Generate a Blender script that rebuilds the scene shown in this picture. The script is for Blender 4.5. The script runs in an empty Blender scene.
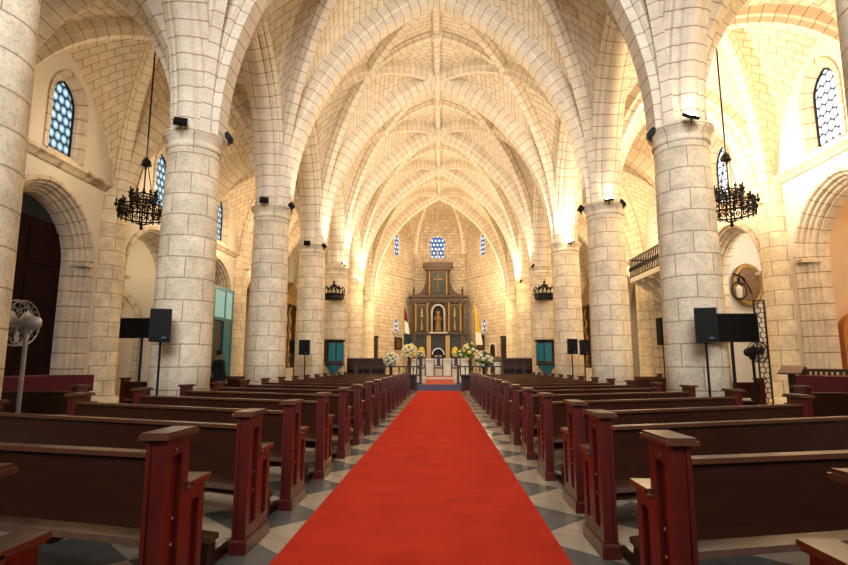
import bpy, bmesh, math, random
from mathutils import Vector, Matrix
random.seed(7)
PI = math.pi
S = bpy.context.scene
COL = S.collection

# ------------------------------------------------------------------ camera
FPX, PITCH, YAW = 540.0, math.radians(8.58), math.radians(1.9)
CAM = Vector((0.15, 0.0, 1.35))
cd = bpy.data.cameras.new('camera'); cam = bpy.data.objects.new('camera', cd); COL.objects.link(cam)
cd.sensor_width = 36; cd.lens = FPX / 848 * 36; cd.clip_start = .02; cd.clip_end = 300
cam.location = CAM; cam.rotation_euler = (PI / 2 + PITCH, 0, YAW)
S.camera = cam
S.view_settings.view_transform = 'Standard'; S.view_settings.look = 'None'
S.view_settings.gamma = 1; S.view_settings.exposure = 0.38
S.cycles.max_bounces = 8; S.cycles.diffuse_bounces = 5; S.cycles.glossy_bounces = 3
S.cycles.sample_clamp_indirect = 6

# ------------------------------------------------------------------ materials
def new_mat(name):
    m = bpy.data.materials.new(name); m.use_nodes = True
    nt = m.node_tree; b = nt.nodes['Principled BSDF']
    return m, nt, b
def N(nt, t, **kw):
    n = nt.nodes.new(t)
    for k, v in kw.items():
        if k in n.inputs.keys(): n.inputs[k].default_value = v
        else: setattr(n, k, v)
    return n
def rgba(c): return (c[0], c[1], c[2], 1)
def flat(name, c, rough=.6, metal=0, var=.15, scale=8, spec=.4, coat=0):
    m, nt, b = new_mat(name)
    tc = N(nt, 'ShaderNodeTexCoord'); no = N(nt, 'ShaderNodeTexNoise', Scale=scale, Detail=4.0)
    nt.links.new(tc.outputs['Object'], no.inputs['Vector'])
    mx = N(nt, 'ShaderNodeMix', data_type='RGBA')
    mx.inputs[6].default_value = rgba([x * (1 - var) for x in c]); mx.inputs[7].default_value = rgba([min(1, x * (1 + var)) for x in c])
    nt.links.new(no.outputs['Fac'], mx.inputs[0]); nt.links.new(mx.outputs[2], b.inputs['Base Color'])
    b.inputs['Roughness'].default_value = rough; b.inputs['Metallic'].default_value = metal
    b.inputs['Specular IOR Level'].default_value = spec; b.inputs['Coat Weight'].default_value = coat
    return m
def stone(name, c1, c2, mort, bw, bh, ms=.012, rough=.85, pit=.25, offset=.5, bump=.25):
    """ashlar: brick pattern in metres over UV, with mottling and pits from noise in object space"""
    m, nt, b = new_mat(name)
    uv = N(nt, 'ShaderNodeUVMap'); tc = N(nt, 'ShaderNodeTexCoord')
    br = N(nt, 'ShaderNodeTexBrick', Scale=1.0); br.offset = offset
    br.inputs['Color1'].default_value = rgba(c1); br.inputs['Color2'].default_value = rgba(c2); br.inputs['Mortar'].default_value = rgba(mort)
    br.inputs['Mortar Size'].default_value = ms; br.inputs['Mortar Smooth'].default_value = .3
    br.inputs['Brick Width'].default_value = bw; br.inputs['Row Height'].default_value = bh; br.inputs['Bias'].default_value = 0
    wob = N(nt, 'ShaderNodeTexNoise', Scale=1.6, Detail=2.0)
    nt.links.new(tc.outputs['Object'], wob.inputs['Vector'])
    sb = N(nt, 'ShaderNodeVectorMath', operation='MULTIPLY_ADD'); sb.inputs[1].default_value = (.05, .05, 0)
    nt.links.new(wob.outputs['Color'], sb.inputs[0]); nt.links.new(uv.outputs['UV'], sb.inputs[2])
    nt.links.new(sb.outputs[0], br.inputs['Vector'])
    no = N(nt, 'ShaderNodeTexNoise', Scale=3.0, Detail=6.0, Roughness=.65)
    nt.links.new(tc.outputs['Object'], no.inputs['Vector'])
    rp = N(nt, 'ShaderNodeMapRange'); rp.inputs[1].default_value = .3; rp.inputs[2].default_value = .7
    rp.inputs[3].default_value = 1 - pit; rp.inputs[4].default_value = 1 + pit * .4
    nt.links.new(no.outputs['Fac'], rp.inputs[0])
    n3 = N(nt, 'ShaderNodeTexNoise', Scale=22.0, Detail=5.0, Roughness=.7); nt.links.new(tc.outputs['Object'], n3.inputs['Vector'])
    r3 = N(nt, 'ShaderNodeMapRange'); r3.inputs[1].default_value = .34; r3.inputs[2].default_value = .50; r3.inputs[3].default_value = 1 - pit * 1.1; r3.inputs[4].default_value = 1.0
    nt.links.new(n3.outputs['Fac'], r3.inputs[0])
    mm = N(nt, 'ShaderNodeMath', operation='MULTIPLY'); nt.links.new(rp.outputs[0], mm.inputs[0]); nt.links.new(r3.outputs[0], mm.inputs[1])
    mx = N(nt, 'ShaderNodeMix', data_type='RGBA', blend_type='MULTIPLY'); mx.inputs[0].default_value = 1
    nt.links.new(br.outputs['Color'], mx.inputs[6]); nt.links.new(mm.outputs[0], mx.inputs[7])
    nt.links.new(mx.outputs[2], b.inputs['Base Color'])
    b.inputs['Roughness'].default_value = rough; b.inputs['Specular IOR Level'].default_value = .2
    bp = N(nt, 'ShaderNodeBump', Strength=bump, Distance=.03); bp.invert = True
    nt.links.new(br.outputs['Fac'], bp.inputs['Height']); nt.links.new(bp.outputs[0], b.inputs['Normal'])
    return m
def wood(name, c, rough=.38, dark=.45, sc=(14, 2.0, 14), spec=.5):
    m, nt, b = new_mat(name)
    tc = N(nt, 'ShaderNodeTexCoord'); mp = N(nt, 'ShaderNodeMapping'); mp.inputs['Scale'].default_value = sc
    no = N(nt, 'ShaderNodeTexNoise', Scale=1.0, Detail=5.0, Distortion=.6)
    nt.links.new(tc.outputs['Object'], mp.inputs[0]); nt.links.new(mp.outputs[0], no.inputs['Vector'])
    mx = N(nt, 'ShaderNodeMix', data_type='RGBA')
    mx.inputs[6].default_value = rgba([x * dark for x in c]); mx.inputs[7].default_value = rgba(c)
    nt.links.new(no.outputs['Fac'], mx.inputs[0]); nt.links.new(mx.outputs[2], b.inputs['Base Color'])
    b.inputs['Roughness'].default_value = rough; b.inputs['Specular IOR Level'].default_value = spec
    return m
def emis(name, c, s):
    m, nt, b = new_mat(name)
    b.inputs['Base Color'].default_value = rgba(c); b.inputs['Emission Color'].default_value = rgba(c); b.inputs['Emission Strength'].default_value = s
    return m

CR1, CR2, MOR = (.70, .60, .47), (.60, .50, .38), (.30, .20, .12)
M = {}
M['col'] = stone('column_ashlar', (.90, .79, .60), (.80, .69, .51), (.48, .36, .24), .85, .44, .014, pit=.26)
M['web'] = stone('vault_ashlar', (.84, .75, .60), (.78, .68, .52), (.44, .31, .19), .48, .26, .014, pit=.15)
M['rib'] = stone('rib_voussoir', (.84, .75, .61), (.78, .69, .54), (.44, .32, .20), .34, 9.0, .015, pit=.15, offset=0)
M['wallst'] = stone('apse_ashlar', (.74, .63, .48), (.64, .52, .38), (.34, .23, .14), .55, .28, .014, pit=.3)
M['arch'] = stone('arch_voussoir', (.76, .67, .54), (.70, .61, .49), (.38, .27, .18), .45, 9.0, .02, pit=.25, offset=0)
M['plaster'] = flat('white_plaster', (.74, .70, .64), .9, var=.04, scale=2, spec=.1)
M['wplaster'] = flat('ochre_plaster', (.78, .62, .42), .9, var=.05, scale=2, spec=.1)
M['wood'] = wood('mahogany', (.050, .0135, .006), rough=.45, sc=(2, 14, 14), spec=.25)
M['woodred'] = wood('red_mahogany', (.115, .011, .006), rough=.34)
M['wooddk'] = wood('dark_wood', (.035, .014, .008), rough=.45)
M['woodlt'] = wood('pale_highlit_mahogany', (.13, .045, .022), rough=.26)  # paler wood; pew caps and armrests carry their reflected highlight in this colour
M['maroon'] = flat('maroon_door_paint', (.014, .004, .004), .85, spec=.1)
M['seat'] = wood('polished_seat', (.16, .08, .05), rough=.16)  # base lightened to hold the bright reflection along the seat
M['stonegrey'] = flat('pale_grey_stone', (.42, .40, .38), .6)
M['darkgold'] = flat('aged_gilding', (.17, .10, .035), .45, metal=.3, var=.4)
M['black'] = flat('black_plastic', (.006, .008, .010), .55, spec=.15)
M['iron'] = flat('wrought_iron', (.018, .013, .010), .5, metal=.6)
M['screen'] = flat('screen_glass', (.006, .005, .004), .5, spec=.12)
M['steel'] = flat('grey_steel', (.45, .46, .50), .35, metal=.6)
M['silver'] = flat('silver', (.6, .6, .6), .3, metal=.8)
M['gold'] = flat('gilding', (.34, .20, .06), .4, metal=.5, var=.35)
M['retwood'] = flat('gilded_brown_wood', (.075, .040, .018), .5, var=.45, scale=6)
M['retgreen'] = flat('dark_green_paint', (.024, .028, .018), .5, var=.4, scale=5)
M['marble'] = flat('white_marble', (.75, .70, .66), .4, var=.06)
M['greyst'] = flat('blue_grey_marble', (.075, .07, .14), .4, var=.1)
M['teal'] = flat('teal_paint', (.012, .17, .25), .3, var=.3, scale=3)
M['skin'] = flat('skin', (.30, .17, .11), .6)
M['cloth'] = flat('dark_cloth', (.015, .017, .025), .9)
M['hair'] = flat('hair', (.01, .008, .006), .7)
M['redcloth'] = flat('crimson_cloth', (.10, .006, .02), .9)
M['white'] = flat('white_cloth', (.8, .78, .74), .8, var=.03)
M['petal'] = flat('cream_petals', (.80, .78, .62), .8, var=.2, scale=30)
M['petaly'] = flat('yellow_petals', (.78, .68, .20), .8, var=.2, scale=30)
M['leaf'] = flat('leaf', (.08, .16, .03), .6, var=.4, scale=30)
M['flagred'] = flat('flag_red', (.13, .012, .03), .8); M['flagblue'] = flat('flag_blue', (.005, .03, .06), .8)
M['yellow'] = flat('yellow_cloth', (.62, .44, .06), .8)
M['paint'] = flat('oil_painting', (.16, .09, .045), .5, var=.7, scale=4)
M['warm_light'] = emis('lamp_glass', (1, .86, .62), 30)
M['bulb'] = emis('warm_lens', (1, .8, .5), 6)

def carpet_mat(name, c):
    m, nt, b = new_mat(name)
    tc = N(nt, 'ShaderNodeTexCoord')
    n1 = N(nt, 'ShaderNodeTexNoise', Scale=2.2, Detail=4.0); n2 = N(nt, 'ShaderNodeTexNoise', Scale=160.0, Detail=2.0)
    nt.links.new(tc.outputs['Object'], n1.inputs['Vector']); nt.links.new(tc.outputs['Object'], n2.inputs['Vector'])
    ad = N(nt, 'ShaderNodeMath', operation='ADD'); nt.links.new(n1.outputs['Fac'], ad.inputs[0]); nt.links.new(n2.outputs['Fac'], ad.inputs[1])
    rp = N(nt, 'ShaderNodeMapRange'); rp.inputs[1].default_value = .6; rp.inputs[2].default_value = 1.4
    nt.links.new(ad.outputs[0], rp.inputs[0])
    mx = N(nt, 'ShaderNodeMix', data_type='RGBA'); mx.inputs[6].default_value = rgba([x * .66 for x in c]); mx.inputs[7].default_value = rgba([x * 1.1 for x in c])
    nt.links.new(rp.outputs[0], mx.inputs[0]); nt.links.new(mx.outputs[2], b.inputs['Base Color'])
    b.inputs['Roughness'].default_value = .95; b.inputs['Specular IOR Level'].default_value = .05
    bp = N(nt, 'ShaderNodeBump', Strength=.4, Distance=.01); nt.links.new(n2.outputs['Fac'], bp.inputs['Height']); nt.links.new(bp.outputs[0], b.inputs['Normal'])
    return m
M['carpet'] = carpet_mat('red_carpet', (.60, .040, .018))
M['carpet2'] = carpet_mat('pink_carpet', (.60, .16, .11))

def tile_mat():
    m, nt, b = new_mat('diagonal_floor_tiles')
    tc = N(nt, 'ShaderNodeTexCoord'); mp = N(nt, 'ShaderNodeMapping'); mp.inputs['Rotation'].default_value = (0, 0, PI / 4); mp.inputs['Location'].default_value = (.13, .3, .1)
    nt.links.new(tc.outputs['Object'], mp.inputs[0])
    ck = N(nt, 'ShaderNodeTexChecker', Scale=1 / .82)
    ck.inputs['Color1'].default_value = rgba((.14, .135, .12)); ck.inputs['Color2'].default_value = rgba((.50, .40, .28))
    nt.links.new(mp.outputs[0], ck.inputs['Vector'])
    no = N(nt, 'ShaderNodeTexNoise', Scale=2.5, Detail=8.0, Roughness=.7, Distortion=1.0); nt.links.new(tc.outputs['Object'], no.inputs['Vector'])
    rp = N(nt, 'ShaderNodeMapRange'); rp.inputs[1].default_value = .3; rp.inputs[2].default_value = .7; rp.inputs[3].default_value = .75; rp.inputs[4].default_value = 1.2
    nt.links.new(no.outputs['Fac'], rp.inputs[0])
    mx = N(nt, 'ShaderNodeMix', data_type='RGBA', blend_type='MULTIPLY'); mx.inputs[0].default_value = 1
    nt.links.new(ck.outputs['Color'], mx.inputs[6]); nt.links.new(rp.outputs[0], mx.inputs[7])
    nt.links.new(mx.outputs[2], b.inputs['Base Color']); b.inputs['Roughness'].default_value = .22; b.inputs['Specular IOR Level'].default_value = .45
    return m
M['tiles'] = tile_mat()

def glass_mat(name, ca, cb, s, du=.25, dv=.27, edge=.44):
    """leaded window seen against daylight: staggered oval panes in a dark lead net"""
    m, nt, b = new_mat(name)
    uv = N(nt, 'ShaderNodeUVMap'); sp = N(nt, 'ShaderNodeSeparateXYZ'); nt.links.new(uv.outputs['UV'], sp.inputs[0])
    def mt(op, a, c=None):
        n = N(nt, 'ShaderNodeMath', operation=op)
        for i, v in enumerate((a, c)):
            if v is None: continue
            if isinstance(v, (int, float)): n.inputs[i].default_value = v
            else: nt.links.new(v, n.inputs[i])
        return n.outputs[0]
    v = mt('MULTIPLY', sp.outputs[1], 1 / dv); row = mt('FLOOR', v); off = mt('MULTIPLY', mt('FLOORED_MODULO', row, 2.0), .5)
    fx = mt('SUBTRACT', mt('FRACT', mt('ADD', mt('ADD', mt('MULTIPLY', sp.outputs[0], 1 / du), off), .5)), .5)
    fy = mt('SUBTRACT', mt('FRACT', v), .5)
    d = mt('SQRT', mt('ADD', mt('MULTIPLY', fx, fx), mt('MULTIPLY', fy, fy)))
    rp = N(nt, 'ShaderNodeValToRGB'); nt.links.new(d, rp.inputs[0])
    e = rp.color_ramp.elements; e[0].position = .12; e[0].color = rgba(ca); e[1].position = edge; e[1].color = rgba(cb)
    x = e.new(edge + .05); x.color = rgba((.012, .014, .018))
    nt.links.new(rp.outputs[0], b.inputs['Emission Color']); b.inputs['Emission Strength'].default_value = s
    b.inputs['Base Color'].default_value = rgba((.02, .02, .02)); b.inputs['Roughness'].default_value = .3
    return m
M['glassL'] = glass_mat('leaded_glass_blue', (.62, .78, .86), (.08, .26, .38), 1.0)
M['glassR'] = glass_mat('leaded_glass_bright', (1.0, 1.0, 1.0), (.65, .75, .95), 1.6, .25, .27, .46)
M['glassA'] = glass_mat('stained_glass_apse', (.75, .92, 1.0), (.05, .20, .65), 1.2, .30, .36, .40)

# ------------------------------------------------------------------ mesh helpers
def link(name, bm, mat, parent=None, smooth=False, uvbox=False):
    me = bpy.data.meshes.new(name)
    bmesh.ops.recalc_face_normals(bm, faces=bm.faces[:]) if uvbox != 'keep' else None
    bm.to_mesh(me); bm.free()
    for mm in (mat if isinstance(mat, (list, tuple)) else [mat]): me.materials.append(mm)
    if smooth:
        for p in me.polygons: p.use_smooth = True
    o = bpy.data.objects.new(name, me); COL.objects.link(o)
    if parent is not None: o.parent = parent
    return o
def empty(name, loc=(0, 0, 0), rz=0):
    o = bpy.data.objects.new(name, None); COL.objects.link(o); o.location = loc; o.rotation_euler = (0, 0, rz)
    o.empty_display_size = .1
    return o
def tag(o, label, cat, group=None, kind=None):
    o['label'] = label; o['category'] = cat
    if group: o['group'] = group
    if kind: o['kind'] = kind
    return o
def copy_tree(o, parent=None):
    c = o.copy(); COL.objects.link(c)
    if parent is not None: c.parent = parent
    for ch in list(o.children): copy_tree(ch, c)
    return c
def UV(bm): return bm.loops.layers.uv.verify()
def quad(bm, pts, uvs=None, mi=0):
    vs = [bm.verts.new(p) for p in pts]
    f = bm.faces.new(vs); f.material_index = mi
    if uvs:
        l = UV(bm)
        for lp, u in zip(f.loops, uvs): lp[l].uv = u
    return f
def box(bm, c, s, rot=None, taper=None, mi=0):
    """box centred at c, size s; optional Matrix rotation; taper = (sx, sy) scale of the top"""
    hx, hy, hz = s[0] / 2, s[1] / 2, s[2] / 2
    P = []
    for z in (-1, 1):
        t = (1, 1) if (taper is None or z < 0) else taper
        for x, y in ((-1, -1), (1, -1), (1, 1), (-1, 1)):
            v = Vector((x * hx * t[0], y * hy * t[1], z * hz))
            if rot is not None: v = rot @ v
            P.append(bm.verts.new(v + Vector(c)))
    for f in ((3, 2, 1, 0), (4, 5, 6, 7), (0, 1, 5, 4), (1, 2, 6, 5), (2, 3, 7, 6), (3, 0, 4, 7)):
        fc = bm.faces.new([P[i] for i in f]); fc.material_index = mi
def bx(bm, x0, x1, y0, y1, z0, z1, mi=0): box(bm, ((x0 + x1) / 2, (y0 + y1) / 2, (z0 + z1) / 2), (x1 - x0, y1 - y0, z1 - z0), mi=mi)
def lathe(bm, prof, c=(0, 0, 0), n=24, a0=0, a1=2 * PI, uvr=None, mi=0):
    """prof: list of (r, z); UV: u = arc length, v = z"""
    full = abs(a1 - a0 - 2 * PI) < 1e-6
    l = UV(bm); m = n if full else n + 1
    rings = [[bm.verts.new((c[0] + r * math.cos(a0 + (a1 - a0) * i / n), c[1] + r * math.sin(a0 + (a1 - a0) * i / n), c[2] + z)) for i in range(m)] for r, z in prof]
    R = uvr or max(r for r, z in prof)
    for j in range(len(prof) - 1):
        for i in range(n):
            k = (i + 1) % m
            try: f = bm.faces.new([rings[j][i], rings[j][k], rings[j + 1][k], rings[j + 1][i]])
            except ValueError: continue
            f.material_index = mi
            ang = (a1 - a0) / n
            for lp, (uu, vv) in zip(f.loops, ((i, j), (i + 1, j), (i + 1, j + 1), (i, j + 1))):
                lp[l].uv = (uu * ang * R, c[2] + prof[vv][1] + (0 if abs(prof[vv][1] - prof[j][1]) > 1e-6 else 0))
    if full:
        for rg, p in ((rings[0], prof[0]), (rings[-1], prof[-1])):
            if p[0] > 1e-4: bm.faces.new(rg)
def tube(bm, pts, r, n=8, mi=0, r1=None):
    pts = [Vector(p) for p in pts]; rings = []
    for i, p in enumerate(pts):
        t = (pts[min(i + 1, len(pts) - 1)] - pts[max(i - 1, 0)]).normalized()
        a = Vector((0, 0, 1)) if abs(t.z) < .9 else Vector((1, 0, 0))
        u = t.cross(a).normalized(); w = t.cross(u)
        rr = r if r1 is None else r + (r1 - r) * i / (len(pts) - 1)
        rings.append([bm.verts.new(p + rr * (math.cos(2 * PI * k / n) * u + math.sin(2 * PI * k / n) * w)) for k in range(n)])
    for j in range(len(rings) - 1):
        for k in range(n):
            f = bm.faces.new([rings[j][k], rings[j][(k + 1) % n], rings[j + 1][(k + 1) % n], rings[j + 1][k]]); f.material_index = mi
    for rg in (rings[0], rings[-1]): bm.faces.new(rg).material_index = mi
def ring(bm, c, R, r, n=32, k=6, axis='Z', mi=0):
    pts = []
    for i in range(n):
        a = 2 * PI * i / n
        d = {'Z': Vector((math.cos(a), math.sin(a), 0)), 'Y': Vector((math.cos(a), 0, math.sin(a))), 'X': Vector((0, math.cos(a), math.sin(a)))}[axis]
        ax = {'Z': Vector((0, 0, 1)), 'Y': Vector((0, 1, 0)), 'X': Vector((1, 0, 0))}[axis]
        pts.append([bm.verts.new(Vector(c) + d * (R + r * math.cos(2 * PI * j / k)) + ax * r * math.sin(2 * PI * j / k)) for j in range(k)])
    for i in range(n):
        for j in range(k):
            f = bm.faces.new([pts[i][j], pts[i][(j + 1) % k], pts[(i + 1) % n][(j + 1) % k], pts[(i + 1) % n][j]]); f.material_index = mi
def ball(bm, c, r, n=8, mi=0, sz=1.0):
    res = bmesh.ops.create_icosphere(bm, subdivisions=1 if n <= 8 else 2, radius=r, matrix=Matrix.Translation(c) @ Matrix.Diagonal((1, 1, sz, 1)))
    for v in res['verts']:
        for f in v.link_faces: f.material_index = mi
def prism(bm, poly, y0, y1, mi=0, plane='XZ'):
    """poly in the plane, extruded along the third axis"""
    def P(a, b, c): return {'XZ': (a, c, b), 'YZ': (c, a, b), 'XY': (a, b, c)}[plane]
    A = [bm.verts.new(P(a, b, y0)) for a, b in poly]; B = [bm.verts.new(P(a, b, y1)) for a, b in poly]
    n = len(poly)
    bm.faces.new(A).material_index = mi; bm.faces.new(B[::-1]).material_index = mi
    for i in range(n): bm.faces.new([A[i], A[(i + 1) % n], B[(i + 1) % n], B[i]]).material_index = mi
def B(): return bmesh.new()

def at(px, py, Y):
    """world X, Z of a photograph point at depth Y"""
    v = Vector((px - 424, 282.5 - py, -FPX)); v = cam.rotation_euler.to_matrix() @ v
    k = (Y - CAM.y) / v.y
    p = CAM + v * k
    return p.x, p.z

# arcs: from the springer (s = 0, z = 0) to the crown (s = a, z = r)
def arc(a, r, n, s0=0.0, s1=None):
    s1 = a if s1 is None else s1
    if r >= a:
        R = (a * a + r * r) / (2 * a); th = lambda s: math.acos(max(-1, min(1, 1 - s / R))); P = lambda t: (R * (1 - math.cos(t)), R * math.sin(t))
    else:
        th = lambda s: math.acos(max(-1, min(1, 1 - s / a))); P = lambda t: (a * (1 - math.cos(t)), r * math.sin(t))
    t0, t1 = th(s0), th(s1)
    return [P(t0 + (t1 - t0) * i / n) for i in range(n + 1)]
def curve3(p0, p1, z0, rise, n, s0=0.0, s1=1.0):
    """vertical-plane arc rising from plan point p0 at z0 to plan point p1 at z0+rise"""
    a = math.hypot(p1[0] - p0[0], p1[1] - p0[1]); dx, dy = (p1[0] - p0[0]) / a, (p1[1] - p0[1]) / a
    return [Vector((p0[0] + dx * s, p0[1] + dy * s, z0 + z)) for s, z in arc(a, rise, n, s0 * a, s1 * a)]
def sweep(bm, pts, prof, down=True, bvec=None, u0=0.0, flip=1, cap=False):
    """sweep prof [(b, n)] along pts; b is horizontal across the plan direction, n is in the arc's plane, towards the inside"""
    l = UV(bm); rows = []; u = u0; us = []
    for i, p in enumerate(pts):
        t = (pts[min(i + 1, len(pts) - 1)] - pts[max(i - 1, 0)])
        if i: u += (p - pts[i - 1]).length
        us.append(u)
        t.normalize()
        bv = bvec if bvec is not None else Vector((-t.y, t.x, 0)).normalized()
        nn = t.cross(bv)
        if bvec is None:
            if nn.z > 0: nn = -nn
        else: nn = nn * flip
        rows.append([bm.verts.new(p + bv * b + nn * n) for b, n in prof])
    vs = [0]
    for j in range(1, len(prof)): vs.append(vs[-1] + math.hypot(prof[j][0] - prof[j - 1][0], prof[j][1] - prof[j - 1][1]))
    for i in range(len(pts) - 1):
        for j in range(len(prof) - 1):
            f = bm.faces.new([rows[i][j], rows[i][j + 1], rows[i + 1][j + 1], rows[i + 1][j]])
            for lp, q in zip(f.loops, ((us[i], vs[j]), (us[i], vs[j + 1]), (us[i + 1], vs[j + 1]), (us[i + 1], vs[j]))): lp[l].uv = q
    if cap:
        for r in (rows[0], rows[-1]): bm.faces.new(r)
def ruled(bm, A, Bc, m=4, bulge=0.0, swap=False):
    """surface between two polylines of equal length; UV in metres (v along, u across)"""
    l = UV(bm); n = len(A); vl = [0.0]
    for i in range(1, n): vl.append(vl[-1] + .5 * ((A[i] - A[i - 1]).length + (Bc[i] - Bc[i - 1]).length))
    G = []
    for i in range(n):
        w = (Bc[i] - A[i]).length; row = []
        for j in range(m + 1):
            t = j / m; p = A[i].lerp(Bc[i], t); p = p + Vector((0, 0, bulge * 4 * t * (1 - t) * min(1, w / 2)))
            row.append((bm.verts.new(p), ((t - .5) * w, vl[i])))
        G.append(row)
    for i in range(n - 1):
        for j in range(m):
            q = [G[i][j], G[i][j + 1], G[i + 1][j + 1], G[i + 1][j]]
            f = bm.faces.new([x[0] for x in q])
            for lp, x in zip(f.loops, q): lp[l].uv = (x[1][1], x[1][0]) if swap else x[1]

ORD = 'first second third fourth fifth sixth seventh eighth ninth tenth eleventh twelfth thirteenth fourteenth fifteenth sixteenth seventeenth eighteenth nineteenth'.split()

# ------------------------------------------------------------------ the building
XC, ZS = 5.2, 6.20                      # column axis, springing
YS = [0.2 + 5.4 * k for k in range(8)]  # 0.2 ... 38.0
XW = 10.4                               # aisle wall face
AP = 13.7                               # nave transverse arch, upper line
RIBP = lambda w, d: [(-w / 2, -.12), (-w / 2, d * .45), (-w * .36, d * .6), (-w * .3, d), (w * .3, d), (w * .36, d * .6), (w / 2, d * .45), (w / 2, -.12)]

bm = B(); quad(bm, [(-16, -8, 0), (16, -8, 0), (16, 48, 0), (-16, 48, 0)])
tag(link('floor', bm, M['tiles']), 'polished floor of large grey and cream diagonal tiles', 'floor', kind='structure')

def nave_bay(k):
    y0, y1 = YS[k], YS[k + 1]; ym = (y0 + y1) / 2
    root = tag(empty('ceiling', (0, 0, 0)), 'star ribbed cream stone nave vault, %s bay from the near end' % ORD[k - 1], 'vault', 'nave vault bays', 'structure')
    n = 10; web = B(); ribs = []
    for sx in (-1, 1):
        c0, c1 = (sx * (XC - .10), y0 + .10), (sx * (XC - .10), y1 - .10); e0, e1 = (sx * (XC - .13), y0), (sx * (XC - .13), y1)
        rise = AP - ZS
        d0a = curve3(c0, (0, y1), ZS, rise, n, 0, .5); d0b = curve3(c0, (0, y1), ZS, rise, n, .5, 1)
        d1a = curve3(c1, (0, y0), ZS, rise, n, 0, .5); d1b = curve3(c1, (0, y0), ZS, rise, n, .5, 1)
        for (c, y, da, db) in ((e0, y0, d0a, d1b), (e1, y1, d1a, d0b)):
            T = curve3(c, (0, y), ZS, rise, n, 0, .42) + curve3(c, (0, y), ZS, rise, n, .42, 1)[1:]
            ruled(web, T, da + db[1:], 5, .12)
        J = d0a[-1]; boss = Vector((0, ym, 14.0))
        for (y, db) in ((y0, d1b), (y1, d0b)):     # ridge cells: crown of the transverse arch -> boss / J
            e = Vector((0, y, AP)); top = [e.lerp(boss, i / n) + Vector((0, 0, .06 * math.sin(PI * i / n))) for i in range(n + 1)]
            ruled(web, top, db[::-1], 4, .15)
        F = [Vector((sx * 4.85, y0 + .3 + s, ZS + z)) for s, z in arc(2.4, 11.6 - ZS, n)]
        F2 = [Vector((v.x, y0 + y1 - v.y, v.z)) for v in F[::-1]]
        ruled(web, F + F2[1:], d0a + d1a[::-1][1:], 5, .12)
        ribs.append(('lierne_rib', [boss.lerp(J, i / n) + Vector((0, 0, .22 * math.sin(PI * i / n))) for i in range(n + 1)], .36, .26))
        ribs.append(('diagonal_rib', d0a + d0b[1:], .36, .40)); ribs.append(('diagonal_rib', d1a + d1b[1:], .36, .40))
    link('vault_web', web, M['web'], root, smooth=True)
    for nm, pts, w, d in ribs:
        b = B(); sweep(b, pts, RIBP(w, d)); link(nm, b, M['rib'], root)
    b = B(); sweep(b, [Vector((0, y0 + (y1 - y0) * i / 12, AP + .3 * math.sin(PI * i / 12))) for i in range(13)], RIBP(.30, .24)); link('ridge_rib', b, M['rib'], root)
    b = B(); lathe(b, [(.01, -.42), (.16, -.40), (.24, -.30), (.26, -.1), (.26, .0)], (0, ym, 14.0), 16); link('boss', b, M['rib'], root)
def transverse(k, w=.78, d=.46):
    y = YS[k]
    L = curve3((-XC + .13, y), (0, y), ZS, AP - ZS, 18); Rr = curve3((XC - .13, y), (0, y), ZS, AP - ZS, 18)
    b = B(); sweep(b, L + Rr[::-1][1:], [(-w / 2, -.2), (-w / 2, d * .5), (-w * .40, d * .62), (-w * .34, d * .62), (-w * .30, d), (w * .30, d), (w * .34, d * .62), (w * .40, d * .62), (w / 2, d * .5), (w / 2, -.2)], bvec=Vector((0, 1, 0)), flip=-1)
    o = link('trim_%d' % k, b, M['rib'])
    tag(o, 'pointed stone arch across the nave at the %s pair of columns' % ORD[k - 1], 'arch', 'nave transverse arches', 'structure')

def arch_wall(bm, x, ya, yb, zb, zt, yc, hw, zsp, rise, n=10, sill=None, mi=0):
    """wall panel in the plane X = x with an arched opening; UV = (y, z)"""
    def q(y0, y1, za0, zb0, za1, zb1):
        pts = [(x, y0, za0), (x, y1, za1), (x, y1, zb1), (x, y0, zb0)]
        quad(bm, pts, [(p[1], p[2]) for p in pts], mi)
    q(ya, yc - hw, zb, zt, zb, zt); q(yc + hw, yb, zb, zt, zb, zt)
    pts = arc(hw, rise, n); L = [(yc - hw + s, zsp + z) for s, z in pts] + [(yc + hw - s, zsp + z) for s, z in pts[::-1][1:]]
    for (a, za), (b, zb_) in zip(L[:-1], L[1:]): q(a, b, za, zt, zb_, zt)
    if sill is not None: q(yc - hw, yc + hw, zb, sill, zb, sill)
    return L
def arch_path(x, yc, hw, zb, zsp, rise, n=10):
    pts = arc(hw, rise, n)
    L = [(yc - hw, zb)] + [(yc - hw, zb + (zsp - zb) * i / 6) for i in range(1, 6)] if zsp - zb > .3 else [(yc - hw, zb)]
    L += [(yc - hw + s, zsp + z) for s, z in pts] + [(yc + hw - s, zsp + z) for s, z in pts[::-1][1:]]
    L += [(yc + hw, zb + (zsp - zb) * i / 6) for i in range(5, 0, -1)] + [(yc + hw, zb)] if zsp - zb > .3 else [(yc + hw, zb)]
    return [Vector((x, a, b)) for a, b in L]

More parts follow.
